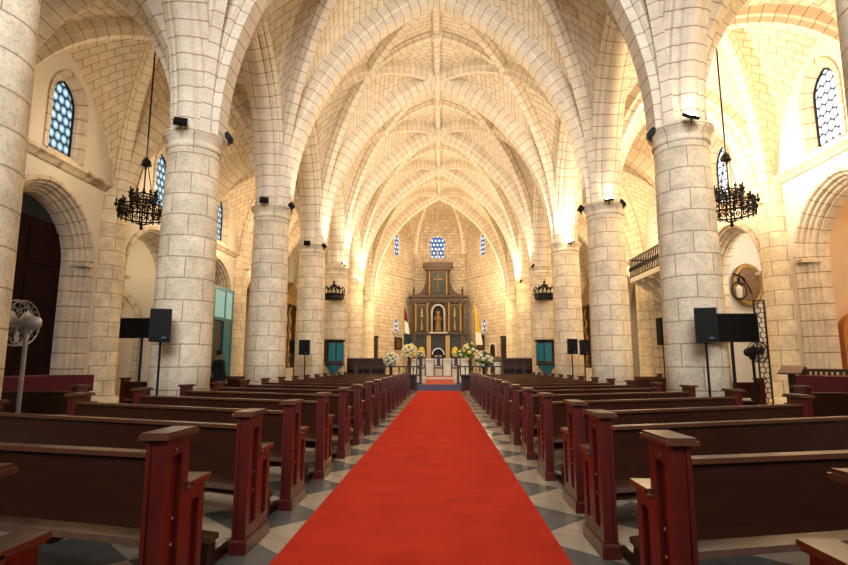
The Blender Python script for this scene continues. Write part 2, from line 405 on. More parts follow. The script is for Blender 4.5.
def arcade(sx):
    side = 'left' if sx < 0 else 'right'
    root = tag(empty('wall_%s_arcade' % side), 'pointed stone arcade on the %s side of the nave' % side, 'arcade wall', kind='structure')
    for k in range(0, 7):
        ya, yb = YS[k], YS[k + 1]; ym = (ya + yb) / 2; hw = 2.7 - .40; ri = 10.65 - ZS
        b = B()
        for x in (sx * (XC - .34), sx * (XC + .34)): arch_wall(b, x, ya, yb, ZS, 12.2, ym, hw, ZS, ri)
        link('spandrel', b, M['web'], root)
        b = B(); P = arch_path(sx * XC, ym, hw, ZS - .01, ZS, ri, 14)
        hp = [(-.40, -.5), (-.46, -.3), (-.46, -.14), (-.40, -.06), (-.36, -.07), (-.33, .03), (-.25, .07), (-.21, .05), (-.17, .13), (-.08, .19), (0, .205)]
        sweep(b, P, hp + [(-a, c) for a, c in hp[::-1][1:]], bvec=Vector((1, 0, 0)), flip=1)
        link('arcade_arch', b, M['rib'], root)

def column(sx, k):
    root = tag(empty('stone_column', (sx * XC, YS[k], 0)), 'round cream ashlar column on the %s of the nave, %s from the near end' % ('left' if sx < 0 else 'right', ORD[k - 1]), 'column', 'nave columns')
    b = B(); lathe(b, [(.585, .5), (.58, 1.5), (.57, 3), (.55, 4.5), (.53, 5.84)], n=40, uvr=.66); link('shaft', b, M['col'], root, smooth=True)
    b = B(); lathe(b, [(.53, 5.82), (.565, 5.84), (.565, 5.90), (.54, 5.93), (.55, 5.99), (.585, 6.03), (.585, 6.06), (.63, 6.09), (.645, 6.13), (.645, 6.18), (.61, 6.21), (.3, 6.22)], n=40, uvr=.66); link('capital', b, M['col'], root, smooth=True)
    b = B(); lathe(b, [(.54, 6.20), (.51, 7.0), (.47, 8.0)], n=24, uvr=.5); link('springer', b, M['rib'], root, smooth=True)
    b = B(); lathe(b, [(.78, 0), (.78, .22), (.72, .27), (.70, .36), (.64, .42), (.585, .51)], n=40, uvr=.8); link('base', b, M['col'], root)

def aisle_bay(sx, k):
    y0, y1 = YS[k], YS[k + 1]; ym = (y0 + y1) / 2; side = 'left' if sx < 0 else 'right'
    root = tag(empty('ceiling'), 'ribbed stone vault over the %s aisle, %s bay from the near end' % (side, ORD[k]), 'vault', '%s aisle vault bays' % side, 'structure')
    XP = 10.2; xm = (XC + XP) / 2; ZB = 10.65; n = 12
    cs = [(sx * XC, y0), (sx * XC, y1), (sx * XP, y1), (sx * XP, y0)]
    D = [curve3(c, (sx * xm, ym), ZS, ZB - ZS, n) for c in cs]
    web = B()
    def wall_arc(p0, p1, crown):
        m = ((p0[0] + p1[0]) / 2, (p0[1] + p1[1]) / 2)
        return curve3(p0, m, ZS, crown - ZS, n) + curve3(p1, m, ZS, crown - ZS, n)[::-1][1:]
    for i, j, crown, p0, p1 in ((0, 1, 10.9, (sx * (XC + .2), y0), (sx * (XC + .2), y1)), (2, 3, 10.15, (sx * XW, y1), (sx * XW, y0)), (1, 2, 10.3, cs[1], cs[2]), (3, 0, 10.3, cs[3], cs[0])):
        ruled(web, wall_arc(p0, p1, crown), D[i] + D[j][::-1][1:], 5, .1)
    link('vault_web', web, M['web'], root, smooth=True)
    for i in (0, 1):
        b = B(); sweep(b, D[i] + D[i + 2][::-1][1:], RIBP(.40, .34), bvec=Vector((-(cs[i + 2][1] - cs[i][1]), cs[i + 2][0] - cs[i][0], 0)).normalized(), flip=-1)
        link('diagonal_rib', b, M['rib'], root)
    b = B(); sweep(b, wall_arc(cs[1], cs[2], 10.3), RIBP(.62, .42), bvec=Vector((0, 1, 0)), flip=sx * -1); link('transverse_arch', b, M['rib'], root)
    b = B(); lathe(b, [(.01, -.45), (.16, -.42), (.22, -.3), (.22, 0)], (sx * xm, ym, ZB), 14); link('boss', b, M['rib'], root)

ARCHP = [(.02, -.06), (-.08, -.06), (-.10, -.02), (-.10, .07), (-.02, .11), (.0, .16), (.06, .18), (.08, .16), (.12, .24), (.20, .26), (.24, .31), (.30, .33), (.32, .30), (.36, .36), (.46, .39), (.62, .40)]
def aisle_wall(sx):
    side = 'left' if sx < 0 else 'right'
    root = tag(empty('wall_%s' % side), 'plastered outer wall of the %s aisle with arched chapels' % side, 'wall', kind='structure')
    for k in range(0, 7):
        ya, yb = YS[k], YS[k + 1]; ym = (ya + yb) / 2
        b = B(); arch_wall(b, sx * XW, ya, yb, 0, 6.85, ym, 1.90, 4.25, 2.02); arch_wall(b, sx * XW, ya, yb, 6.85, 10.8, ym + .35, .66, 8.6, .85, sill=7.15)
        link('plaster', b, M['plaster'], root)
        b = B(); sweep(b, arch_path(sx * XW, ym, 1.92, 0, 4.25, 2.05, 14), [(sx * p, q) for p, q in ARCHP], bvec=Vector((1, 0, 0)), flip=1)
        # impost moulding
        for s in (-1, 1):
            bx(b, *sorted((sx * (XW - .12), sx * (XW + .4))), ym + s * 1.78 - .25, ym + s * 1.78 + .25, 4.18, 4.27)
        link('chapel_arch', b, M['arch'], root)
        b = B(); pr = [(.02, -.12), (-.05, -.12), (-.05, .02), (.08, .06), (.10, .10), (.45, .24)]
        sweep(b, arch_path(sx * XW, ym + .35, .68, 7.1, 8.6, .88, 10), [(sx * p, q) for p, q in pr], bvec=Vector((1, 0, 0)), flip=1)
        bx(b, *sorted((sx * (XW - .06), sx * (XW + .6))), ym - .31, ym + 1.01, 7.0, 7.12)
        link('window_surround', b, M['arch'], root)
        b = B(); prism(b, [(sx * (XW - .22), 6.95), (sx * (XW - .22), 6.86), (sx * (XW - .14), 6.80), (sx * (XW - .06), 6.70), (sx * (XW + .1), 6.70), (sx * (XW + .1), 6.95)], ya, yb, plane='XZ')
        link('cornice', b, M['arch'], root)
    for k in range(0, 8):
        b = B(); lathe(b, [(.62, 0), (.62, .3), (.5, .4), (.46, .5), (.45, 6.4), (.40, 6.9)], (sx * 10.35, YS[k], 0), 24, uvr=.45); link('pilaster', b, M['col'], root, smooth=True)
    return root

def win_glass(x, yc, hw, z0, zsp, rise, mat, root):
    pts = arc(hw, rise, 8); L = [(yc - hw, z0)] + [(yc - hw + s, zsp + z) for s, z in pts] + [(yc + hw - s, zsp + z) for s, z in pts[::-1][1:]] + [(yc + hw, z0)]
    b = B(); quad(b, [(x, a, c) for a, c in L], [(a - yc, c) for a, c in L]); return link('pane', b, mat, root)

for k in range(1, 7): nave_bay(k)
for k in range(1, 8): transverse(k)
for sx in (-1, 1):
    arcade(sx)
    for k in range(1, 8): column(sx, k)
    for k in range(0, 7): aisle_bay(sx, k)
WL, WR = aisle_wall(-1), aisle_wall(1)
wn = 1
for sx, ks in ((-1, (1, 2, 3, 4)), (1, (1, 2, 3, 4))):
    for k in ks:
        ym = (YS[k] + YS[k + 1]) / 2
        r = tag(empty('window_%d' % wn), 'tall arched leaded window in the %s aisle wall, %s bay from the near end' % ('left' if sx < 0 else 'right', ORD[k]), 'window', kind='structure'); wn += 1
        win_glass(sx * (XW + .22), ym + .35, .50, 7.12, 8.6, .72, M['glassL'] if sx < 0 else M['glassR'], r)
        b = B(); sweep(b, arch_path(sx * (XW + .20), ym + .35, .50, 7.12, 8.6, .72, 8), [(-.03, 0), (-.03, .04), (.03, .04), (.03, 0)], bvec=Vector((1, 0, 0)), flip=1)
        link('window_frame', b, M['iron'], r)

# chapel recesses behind the arches
def niche(root, sx, k, depth, mat, h=6.6, back=True):
    ym = (YS[k] + YS[k + 1]) / 2; x0, x1 = sx * (XW + .5), sx * (XW + .5 + depth); w = 2.3
    b = B()
    def wq(p): quad(b, p, [(q[1] + q[0], q[2]) for q in p])
    wq([(x1, ym - w, 0), (x1, ym + w, 0), (x1, ym + w, h), (x1, ym - w, h)])
    for y in (ym - w, ym + w): wq([(x0, y, 0), (x1, y, 0), (x1, y, h), (x0, y, h)])
    wq([(x0, ym - w, h), (x0, ym + w, h), (x1, ym + w, h), (x1, ym - w, h)])
    return link('chapel_recess', b, mat, root)
for k in (0, 1, 2, 4, 5, 6): niche(WL, -1, k, 1.2, M['plaster'])
niche(WL, -1, 3, 3.2, M['plaster'])
niche(WR, 1, 3, 2.6, M['plaster'])
for k in (0, 1, 4, 5, 6): niche(WR, 1, k, 1.2, M['plaster'])
niche(WR, 1, 2, 2.6, M['wplaster'])

b = B(); P = [Vector((v.y, 21.33, v.z)) for v in arch_path(0, -12.98, .98, 0, 3.0, 1.35, 10)]
sweep(b, P, [(-.05, -.05), (-.10, -.03), (-.10, .12), (.0, .2)], bvec=Vector((0, 1, 0)), flip=-1); link('side_arch', b, M['arch'], WL)
# ------------------------------------------------------------------ apse
AX = [(-5.2, 38.4), (-5.0, 40.2), (-2.1, 45.4), (2.1, 45.4), (5.0, 40.2), (5.2, 38.4)]
wb = tag(empty('wall_back'), 'pale ashlar polygonal apse wall behind the gilded altarpiece', 'wall', kind='structure')
ZA = 12.2; apex = Vector((0, 40.6, 15.2)); web = B()
b = B(); u = 0
for (p, q) in zip(AX[:-1], AX[1:]):
    Lq = math.hypot(q[0] - p[0], q[1] - p[1])
    quad(b, [(p[0], p[1], 0), (q[0], q[1], 0), (q[0], q[1], 15.0), (p[0], p[1], 15.0)], [(u, 0), (u + Lq, 0), (u + Lq, 15.0), (u, 15.0)]); u += Lq
link('ashlar', b, M['wallst'], wb)
n = 10
RB = [curve3(p, (apex.x, apex.y), ZA - 1.6, apex.z - ZA + 1.6, n) for p in AX[1:5]]
for i in range(3):
    p, q = AX[1 + i], AX[2 + i]; m = ((p[0] + q[0]) / 2, (p[1] + q[1]) / 2)
    A = curve3(p, m, ZA - 1.6, 3.4, n) + curve3(q, m, ZA - 1.6, 3.4, n)[::-1][1:]
    ruled(web, A, RB[i] + RB[i + 1][::-1][1:], 5, .1)
for i, s in ((0, -1), (3, 1)):
    T = curve3((s * XC, 38.2), (0, 38.2), ZS, AP - ZS, n)
    ruled(web, T, curve3((s * 5.0, 40.2), (apex.x, apex.y), ZA - 1.6, apex.z - ZA + 1.6, n), 4, .05)
link('apse_vault', web, M['wallst'], wb, smooth=True)
for c in RB:
    b = B(); sweep(b, c, RIBP(.36, .3)); link('apse_rib', b, M['rib'], wb)
b = B()
for (p, q) in zip(AX[1:4], AX[2:5]):
    d = Vector((q[0] - p[0], q[1] - p[1], 0)); nrm = Vector((d.y, -d.x, 0)).normalized(); P0 = Vector((p[0], p[1], 8.4)); P1 = Vector((q[0], q[1], 8.4))
    sweep(b, [P0, P1], [(-.12, .0), (-.12, .05), (-.06, .1), (0, .1)], bvec=nrm * -1, flip=1)
link('string_course', b, M['arch'], wb)
# choir side walls from the last columns to the apse
for sx in (-1, 1):
    b = B(); bx(b, *sorted((sx * 5.0, sx * 5.5)), 38.0, 40.3, 0, 15.0); l = UV(b)
    for f in b.faces:
        for lp in f.loops: lp[l].uv = (lp.vert.co.y + lp.vert.co.x, lp.vert.co.z)
    link('ashlar', b, M['wallst'], wb)
# gable wall that closes the aisles at the far end
for sx in (-1, 1):
    b = B(); pts = [(sx * 5.3, 38.6, 0), (sx * 12, 38.6, 0), (sx * 12, 38.6, 11), (sx * 5.3, 38.6, 11)]; quad(b, pts, [(p[0], p[2]) for p in pts]); link('aisle_end', b, M['plaster'], wb)

def apse_window(name, c, nrm, w, h, mat, label, rose=False):
    """window whose pane stands in the plane with normal nrm at centre c"""
    r = tag(empty(name, c, math.atan2(nrm[1], nrm[0]) + PI / 2), label, 'window', kind='structure')
    if rose:
        for s in (-1, 1):
            b = B(); pts = [(s * w * .06, 0, -h / 2), (s * w * .42, 0, -h / 2), (s * w * .42, 0, 0), (s * w * .06, 0, 0)]; quad(b, pts, [(p[0], p[2]) for p in pts]); link('pane', b, mat, r)
        b = B(); pts = [(w * .52 * math.cos(a * PI / 12), 0, h * .22 + w * .48 * math.sin(a * PI / 12)) for a in range(24)]; quad(b, pts, [(p[0], p[2]) for p in pts]); link('pane', b, mat, r)
    else:
        pts = [(-w / 2, 0, -h / 2), (w / 2, 0, -h / 2)] + [(w / 2 * math.cos(a * PI / 8), 0, h / 2 - w / 2 + w / 2 * math.sin(a * PI / 8)) for a in range(9)]
        b = B(); quad(b, pts, [(p[0], p[2]) for p in pts]); link('pane', b, mat, r)
    b = B(); hw = w / 2 * (1.15 if rose else 1.0); P = [Vector((a, 0, z)) for a, z in [(-hw, -h / 2), (-hw, h / 2 - hw)] + [(hw * math.cos(PI - t * PI / 10), h / 2 - hw + hw * math.sin(PI - t * PI / 10)) for t in range(1, 10)] + [(hw, h / 2 - hw), (hw, -h / 2)]]
    sweep(b, P, [(-.1, -.16), (.06, -.16), (.06, -.02), (-.02, .04)], bvec=Vector((0, -1, 0)), flip=1); link('window_frame', b, M['arch'], r)
x, z = at(437.5, 247, 45.3); apse_window('window_9', (x, 45.3, z), (0, -1), 1.25, 1.85, M['glassA'], 'blue rose-topped stained window above the altarpiece', True)
for sx, px, py in ((-1, 395, 245), (1, 482.5, 245)):
    X0 = 3.55; n2 = Vector((-sx * 5.2, -2.9, 0)).normalized(); Y0 = 45.4 - 5.2 * (X0 - 2.1) / 2.9
    z = at(px, py, Y0)[1]
    apse_window('window_%d' % (10 if sx < 0 else 11), (sx * X0 + n2.x * .06, Y0 + n2.y * .06, z), n2, .62, 1.65, M['glassA'], 'narrow blue stained window high in the apse, %s of the altarpiece' % ('left' if sx < 0 else 'right'))
    z = at(px, 326, Y0)[1]
    apse_window('window_%d' % (12 if sx < 0 else 13), (sx * X0 + n2.x * .06, Y0 + n2.y * .06, z), n2, .38, 1.05, M['glassA'], 'small slit window low in the apse, %s of the altarpiece' % ('left' if sx < 0 else 'right'))

# ------------------------------------------------------------------ carpet and altar platform
b = B(); bx(b, -1.02, 1.02, -2.5, 27.6, 0.0, .018); tag(link('carpet_runner', b, M['carpet']), 'long red carpet runner down the centre of the nave', 'carpet')
b = B(); bx(b, -5.2, 5.2, 28.2, 46, 0, .30); o = link('altar_step', b, M['greyst']); tag(o, 'low blue-grey marble step at the end of the red carpet', 'step', kind='structure')
b = B(); bx(b, -5.2, 5.2, 30.6, 46, .30, .62); o = link('altar_platform', b, M['marble']); tag(o, 'pale marble platform that carries the altar', 'platform', kind='structure')
b = B(); prism(b, [(28.3, .302), (30.3, .302), (30.3, .302), (30.9, .62), (33, .622), (33, .645), (30.85, .645), (30.25, .325), (28.3, .322)], -.78, .78, plane='YZ')
tag(link('altar_carpet', b, M['carpet2']), 'faded pink carpet on the altar platform below the chairs', 'carpet')

# ------------------------------------------------------------------ pews
KS = .20          # the benches fan slightly away from the aisle
def make_pew(sx, L, k):
    """origin at the aisle end, near face; the bench runs outward along sx*X"""
    root = empty('pew')
    def X(a): return sx * a
    def board(b, a0, a1, y0, y1, z0, z1, dy=0.0, mi=0):
        """sheared board between a0 and a1; dy leans the top"""
        P = []
        for z, o in ((z0, 0), (z1, dy)):
            for a, y in ((a0, y0), (a1, y0), (a1, y1), (a0, y1)): P.append(b.verts.new((X(a), y + k * a + o, z)))
        for f in ((3, 2, 1, 0), (4, 5, 6, 7), (0, 1, 5, 4), (1, 2, 6, 5), (2, 3, 7, 6), (3, 0, 4, 7)): b.faces.new([P[i] for i in f]).material_index = mi
    for a in (0.0, L - .10):
        y0 = k * a
        pn = B()
        sy = lambda v: y0 + v
        prof = [(sy(.02), .0), (sy(.50), .0), (sy(.50), .66), (sy(.28), .70), (sy(.26), .96), (sy(.0), .96)]
        def slab(x0, x1, poly): prism(pn, poly, X(x0), X(x1), plane='YZ')
        slab(a + .022, a + .078, [(sy(.03), .10), (sy(.49), .10), (sy(.49), .68), (sy(.27), .68), (sy(.255), .955), (sy(.01), .955)])
        for (xa, xb) in ((a, a + .023), (a + .077, a + .10)):      # raised stiles and rails leave the two recessed panels
            for (p0, p1, z0, z1) in ((.0, .075, .10, .955), (.195, .275, .10, .955), (.275, .33, .10, .68), (.435, .50, .10, .68), (.075, .195, .10, .19), (.075, .195, .87, .955), (.33, .435, .10, .19), (.33, .435, .59, .68)):
                slab(xa, xb, [(sy(p0), z0), (sy(p1), z0), (sy(p1), z1), (sy(p0), z1)])
        slab(a - .015, a + .115, [(sy(-.015), 0), (sy(.515), 0), (sy(.515), .085), (sy(.5), .10), (sy(.0), .10), (sy(-.015), .085)])
        e = link('end_panel', pn, M['woodred'], root)
        c = B()
        for (w0, w1, z0, z1) in ((.00, .00, .955, .965), (-.03, -.03, .965, .985), (-.02, -.02, .985, 1.0)):
            bx(c, *sorted((X(a + w0), X(a + .10 - w0))), sy(w0 - .005), sy(.285 - w0), z0, z1)
        link('cap', c, M['woodlt'], e)
        c = B(); bx(c, *sorted((X(a - .022), X(a + .122))), sy(.27), sy(.535), .68, .705); bx(c, *sorted((X(a - .012), X(a + .112))), sy(.27), sy(.525), .665, .68)
        tube(c, [(X(a - .022), sy(.29), .672), (X(a + .122), sy(.29), .672)], .022, 8)
        link('armrest', c, M['woodlt'], e)
        for py, pz in ((.12, .90), (.12, .55), (.12, .42)):
            c = B(); box(c, (X(a - .001 if a == 0 else a + .101), sy(py), pz), (.006, .012, .012)); link('screw', c, M['silver'], e)
    b = B(); board(b, .10, L - .10, .035, .06, .54, .875, -.03); board(b, .10, L - .10, .028, .075, .515, .565); link('backrest', b, M['wood'], root)
    b = B(); board(b, .10, L - .10, -.025, .065, .875, .90); link('back_rail', b, M['woodlt'], root)
    b = B(); board(b, .10, L - .10, .07, .50, .415, .45); link('seat', b, M['seat'], root)
    b = B(); board(b, .10, L - .10, .44, .47, .29, .415); link('seat_apron', b, M['wood'], root)
    b = B(); board(b, .12, L - .12, -.36, -.22, .17, .205); link('kneeler', b, M['woodlt'], root)
    for a in (.14, L / 2, L - .18):
        b = B(); y0 = k * a
        prism(b, [(y0 - .36, 0), (y0 + .10, 0), (y0 + .10, .05), (y0 - .22, .05), (y0 - .24, .17), (y0 - .34, .17)], X(a), X(a + .05), plane='YZ')
        link('kneeler_bracket', b, M['wood'], root)
    return root
ROWS = [1.65, 2.72, 4.06, 5.24, 6.63, 8.04, 9.42] + [10.85 + 1.42 * i for i in range(10)]
for sx, side, xa, L in ((-1, 'left', -1.27, 3.08), (1, 'right', 1.36, 2.98)):
    for i, y in enumerate(ROWS):
        if i < 7: proto = make_pew(sx, L, min(.42, .042 * y / (.42 + .042 * 1.4)))     # the rows fan more and more, then stay parallel
        o = proto if i < 7 else copy_tree(proto)
        o.location = (xa + ({0: .13, 1: -.12, 2: -.08, 3: .02} if sx > 0 else {0: -.13}).get(i, 0), y + (.10 if sx < 0 and i == 1 else 0), 0)
        tag(o, 'dark mahogany pew on the %s of the red carpet, %s row from the near end' % (side, ORD[i]), 'pew', 'nave pews %s of the carpet' % side)
    proto = make_pew(sx, 2.2, 0.0)
    for i, y in enumerate([6.0, 9.0, 13.9, 17.2, 18.7, 20.2]):
        o = proto if i == 0 else copy_tree(proto)
        o.location = (sx * 5.95, y, 0)
        tag(o, 'dark wooden pew in the %s aisle beyond the columns, %s from the near end' % (side, ORD[i]), 'pew', 'pews in the %s aisle' % side)

# ------------------------------------------------------------------ altar furniture
def chair(loc):
    r = empty('altar_chair', loc)
    b = B(); bx(b, -.27, .27, -.25, .25, .44, .52); link('seat', b, M['redcloth'], r)
    b = B(); prism(b, [(-.25, 1.0), (.25, 1.0), (.2, 1.1), (.08, 1.13), (0, 1.18), (-.08, 1.13), (-.2, 1.1)], -.27, -.22); bx(b, -.26, -.21, -.27, -.22, .5, 1.03); bx(b, .21, .26, -.27, -.22, .5, 1.03); bx(b, -.1, .1, -.26, -.23, .6, 1.02); bx(b, -.22, .22, -.27, -.22, .58, .63); link('backrest', b, M['wooddk'], r)
    for s in (-1, 1):
        for y in (-.23, .23):
            b = B(); bx(b, s * .25 - .03, s * .25 + .03, y - .03, y + .03, 0, .46 if y < 0 else .70); link('leg', b, M['wooddk'], r)
        b = B(); bx(b, s * .25 - .035, s * .25 + .035, -.25, .27, .68, .73); link('armrest', b, M['wooddk'], r)
    return r
for px, word in ((421, 'left'), (438.5, 'middle'), (456, 'right')):
    x, _ = at(px, 370, 31.6); o = chair((x, 31.6, .645))
    tag(o, 'dark wooden armchair with arched back before the altar, %s of three' % word, 'chair', 'armchairs before the altar')
r = tag(empty('altar_table', (at(440, 365, 34.2)[0], 34.2, .62)), 'long white marble altar behind the three dark armchairs', 'altar')
b = B(); bx(b, -2.05, 2.05, -.5, .5, .95, 1.07); link('table_top', b, M['white'], r)
b = B(); bx(b, -1.9, 1.9, -.4, .4, .0, .12)
for i in range(6): bx(b, -1.8 + i * .72 - .06, -1.8 + i * .72 + .06, -.4, .4, .12, .95)
bx(b, -1.82, 1.82, -.34, .34, .12, .95); link('pedestal', b, M['white'], r)

def rail(x0, x1, y, z, label, h=.95, step=.28, group=None, nm='altar_rail', mt='wooddk', mb='wooddk'):
    r = tag(empty(nm, (x0, y, z)), label, 'railing', group); L = x1 - x0
    b = B(); bx(b, 0, L, -.06, .06, h - .07, h); link('handrail', b, M[mt], r)
    b = B(); bx(b, 0, L, -.05, .05, 0, .08); link('bottom_rail', b, M[mt], r)
    n = max(2, int(L / step))
    for i in range(n + 1):
        b = B(); 
        if i in (0, n): bx(b, L * i / n - .06, L * i / n + .06, -.07, .07, 0, h + .05); link('post', b, M[mt], r)
        else: lathe(b, [(.03, .08), (.045, .2), (.02, .35), (.04, .5), (.022, .62), (.045, h - .15), (.03, h - .07)], (L * i / n, 0, 0), 8); link('baluster', b, M[mb], r)
    return r
rail(-4.4, -.98, 28.7, .30, 'dark wooden altar rail on the left of the carpet end', group='altar rails', step=.38)
rail(.98, 4.4, 28.7, .30, 'dark wooden altar rail on the right of the carpet end', group='altar rails', step=.38)

def prie(x, y, label):
    r = tag(empty('prayer_kneeler', (x, y, 0)), label, 'kneeler', 'prayer kneelers at the carpet end')
    b = B(); bx(b, -.28, .28, -.22, .22, .78, .84); link('book_shelf', b, M['wooddk'], r)
    b = B(); bx(b, -.28, .28, .14, .2, .1, .78); link('front_panel', b, M['wood'], r)
    b = B(); bx(b, -.28, .28, -.5, .2, .12, .2); link('kneeling_board', b, M['redcloth'], r)
    for s in (-1, 1):
        b = B(); bx(b, s * .26 - .03, s * .26 + .03, -.2, .2, 0, .78); link('leg', b, M['wooddk'], r)
prie(at(413, 380, 26.9)[0] - .1, 26.9, 'dark wooden prayer kneeler at the left corner of the carpet end')
prie(at(465, 380, 26.9)[0] + .1, 26.9, 'dark wooden prayer kneeler at the right corner of the carpet end')

# retable
YR = 44.0
def retable():
    xc = at(438.2, 330, YR)[0]
    r = tag(empty('altarpiece', (xc, YR, .62)), 'tall carved and gilded wooden altarpiece in the apse', 'altarpiece')
    Z = lambda py: at(438, py, YR)[1] - .62
    W = 2.15
    z1, z2, z3, z4, z5 = Z(334), Z(303), Z(297.5), Z(270), Z(263.5)
    b = B(); bx(b, -W, W, 0, .5, 0, z1); link('predella', b, M['retgreen'], r)
    b = B(); bx(b, -W, W, .1, .5, z1, z2); link('main_panel', b, M['retwood'], r)
    for i, zz in enumerate((z1 - .12, z2)):
        b = B(); w = W + .12
        bx(b, -w, w, -.22, .5, zz, zz + .12); bx(b, -w - .08, w + .08, -.32, .5, zz + .12, zz + .22)
        if i: bx(b, -w + .1, w - .1, -.15, .5, zz + .22, z3); bx(b, -w - .15, w + .15, -.4, .5, z3, z3 + .14)
        link('entablature', b, M['retwood'], r)
    for x in (-2.06, -1.84, -.86, -.66, .66, .86, 1.84, 2.06):
        b = B(); lathe(b, [(.10, z1 + .1), (.10, z1 + .25), (.07, z1 + .3), (.085, z1 + .9), (.065, z2 - .35), (.11, z2 - .15), (.11, z2)], (x, -.08, 0), 10); o = link('column_shaft', b, M['gold'] if abs(x) > .7 and abs(x) < 2.0 else M['retwood'], r, smooth=True)
    for x in (-1.35, 1.35):
        b = B(); bx(b, x - .42, x + .42, .04, .12, z1 + .25, z2 - .12); link('side_panel', b, M['retgreen'], r)
        b = B(); tube(b, [(x, .0, z1 + .3), (x, .0, z1 + 1.1)], .12, 8, r1=.06); ball(b, (x, .0, z1 + 1.2), .09)
        tube(b, [(x, .0, (z1 + z2) / 2 + .1), (x, .0, (z1 + z2) / 2 + .8)], .13, 8, r1=.07); ball(b, (x, .0, (z1 + z2) / 2 + .9), .09); link('relief_figure', b, M['gold'], r)
    for i in range(9):
        x = -W + .24 + i * (2 * W - .48) / 8
        b = B(); lathe(b, [(.02, .06), (.09, .04), (.10, 0), (.10, -.05)], n=8)
        for v in b.verts: v.co = Vector((x + v.co.x, -.20 - v.co.z, z2 + .06 + v.co.y * .6))
        link('frieze_boss', b, M['darkgold'], r)
    for x in (-1.35, 1.35):
        b = B(); P2 = [Vector((x + a, 0, c)) for a, c in [(-.42, z1 + .25), (-.42, z2 - .45)] + [(-.42 * math.cos(t * PI / 8), z2 - .45 + .33 * math.sin(t * PI / 8)) for t in range(1, 8)] + [(.42, z2 - .45), (.42, z1 + .25)]]
        sweep(b, P2, [(-.06, -.05), (.06, -.05), (.06, .04), (-.06, .04), (-.06, -.05)], bvec=Vector((0, 1, 0)), flip=1); link('panel_frame', b, M['darkgold'], r)
    # central niche with arch
    zn, zt = z1 + .12, z2 - .75
    P = [Vector((a, 0, c)) for a, c in [(-.62, zn), (-.62, zt)] + [(-.62 * math.cos(t * PI / 12), zt + .62 * math.sin(t * PI / 12)) for t in range(1, 12)] + [(.62, zt), (.62, zn)]]
    P = [Vector((p.x * .85, 0, p.z)) for p in P]
    b = B(); prism(b, [(p.x, p.z) for p in P], .05, .09); link('niche_back', b, M['cloth'], r)
    b = B(); sweep(b, P, [(-.12, -.09), (.12, -.09), (.12, .05), (-.12, .05), (-.12, -.09)], bvec=Vector((0, 1, 0)), flip=1); bx(b, -.75, .75, -.8, .1, zn - .12, zn); link('niche_frame', b, M['stonegrey'], r)
    # attic
    b = B(); bx(b, -.98, .98, .1, .5, z3 + .14, z4); link('attic_panel', b, M['retwood'], r)
    for x in (-.92, -.72, .72, .92):
        b = B(); lathe(b, [(.09, z3 + .14), (.065, z3 + .4), (.06, z4 - .3), (.10, z4)], (x, -.02, 0), 10); link('column_shaft', b, M['gold'] if abs(x) < .8 else M['retwood'], r, smooth=True)
    b = B(); bx(b, -1.1, 1.1, -.2, .5, z4, z4 + .2); bx(b, -1.25, 1.25, -.32, .5, z4 + .2, z5 + .05); link('attic_cornice', b, M['retwood'], r)
    b = B(); prism(b, [(-.52, z3 + .3), (.52, z3 + .3), (.52, z4 - .5), (.3, z4 - .2), (-.3, z4 - .2), (-.52, z4 - .5)], .03, .1); link('relief_panel', b, M['retgreen'], r)
    b = B(); bx(b, -.03, .03, -.05, .03, z3 + .5, z4 - .35); bx(b, -.36, .36, -.05, .03, z4 - .85, z4 - .72); link('cross', b, M['darkgold'], r)
    for s in (-1, 1):
        pts = [(s * .97, z3 + .14), (s * 1.9, z3 + .14), (s * 1.9, z3 + .28)] + [(s * (1.9 - .93 * math.sin(t * PI / 16)), z3 + .28 + 1.5 * (1 - math.cos(t * PI / 16))) for t in range(1, 9)]
        b = B(); prism(b, pts, .12, .4); link('scroll', b, M['retwood'], r)
        b = B(); lathe(b, [(.10, 0), (.13, .1), (.05, .2), (.12, .4), (.02, .8)], (s * 2.0, .1, z3 + .14), 10); link('finial', b, M['retwood'], r)
    for x in (-1.95, -.76, .76, 1.95):
        b = B(); bx(b, x - .17, x + .17, -.25, .1, .4, z1 - .14); link('pedestal', b, M['gold'] if abs(x) < 1 else M['retwood'], r)
    return xc, z1, zn
xc, z1, zn = retable()
# statue in the niche, tabernacle, monstrance shields
def robed(loc, h, mats, label, cat='statue', nm='statue', grp=None):
    r = tag(empty(nm, loc), label, cat, grp)
    b = B(); lathe(b, [(.20 * h, 0), (.19 * h, .1 * h), (.14 * h, .45 * h), (.15 * h, .6 * h), (.16 * h, .74 * h), (.11 * h, .82 * h), (.05 * h, .86 * h)], n=14); link('robe', b, mats[0], r, smooth=True)
    b = B(); ball(b, (0, 0, .91 * h), .085 * h, 12, sz=1.15); link('head', b, mats[1], r, smooth=True)
    b = B()
    for s in (-1, 1): tube(b, [(s * .14 * h, 0, .76 * h), (s * .2 * h, -.06 * h, .60 * h), (s * .04 * h, -.16 * h, .62 * h)], .045 * h, 8)
    link('arm', b, mats[0], r, smooth=True)
    b = B(); lathe(b, [(.10 * h, .97 * h), (.11 * h, 1.03 * h), (.02 * h, 1.08 * h)], n=10); link('crown', b, M['gold'], r)
    return r
robed((xc, YR - .44, .635 + zn), 1.6, (M['darkgold'], M['skin']), 'gilded robed statue standing in the arched niche of the altarpiece')
r = tag(empty('tabernacle', (xc, YR - .8, .62)), 'dark domed tabernacle with silver arch below the altarpiece niche', 'tabernacle')
b = B(); bx(b, -.75, .75, -.3, .4, 0, .95); link('base', b, M['retgreen'], r)
b = B(); prism(b, [(-.42, .95), (.42, .95), (.42, 1.45)] + [(.42 * math.cos(t * PI / 10), 1.45 + .42 * math.sin(t * PI / 10)) for t in range(1, 10)] + [(-.42, 1.45)], -.25, .3); link('body', b, M['black'], r)
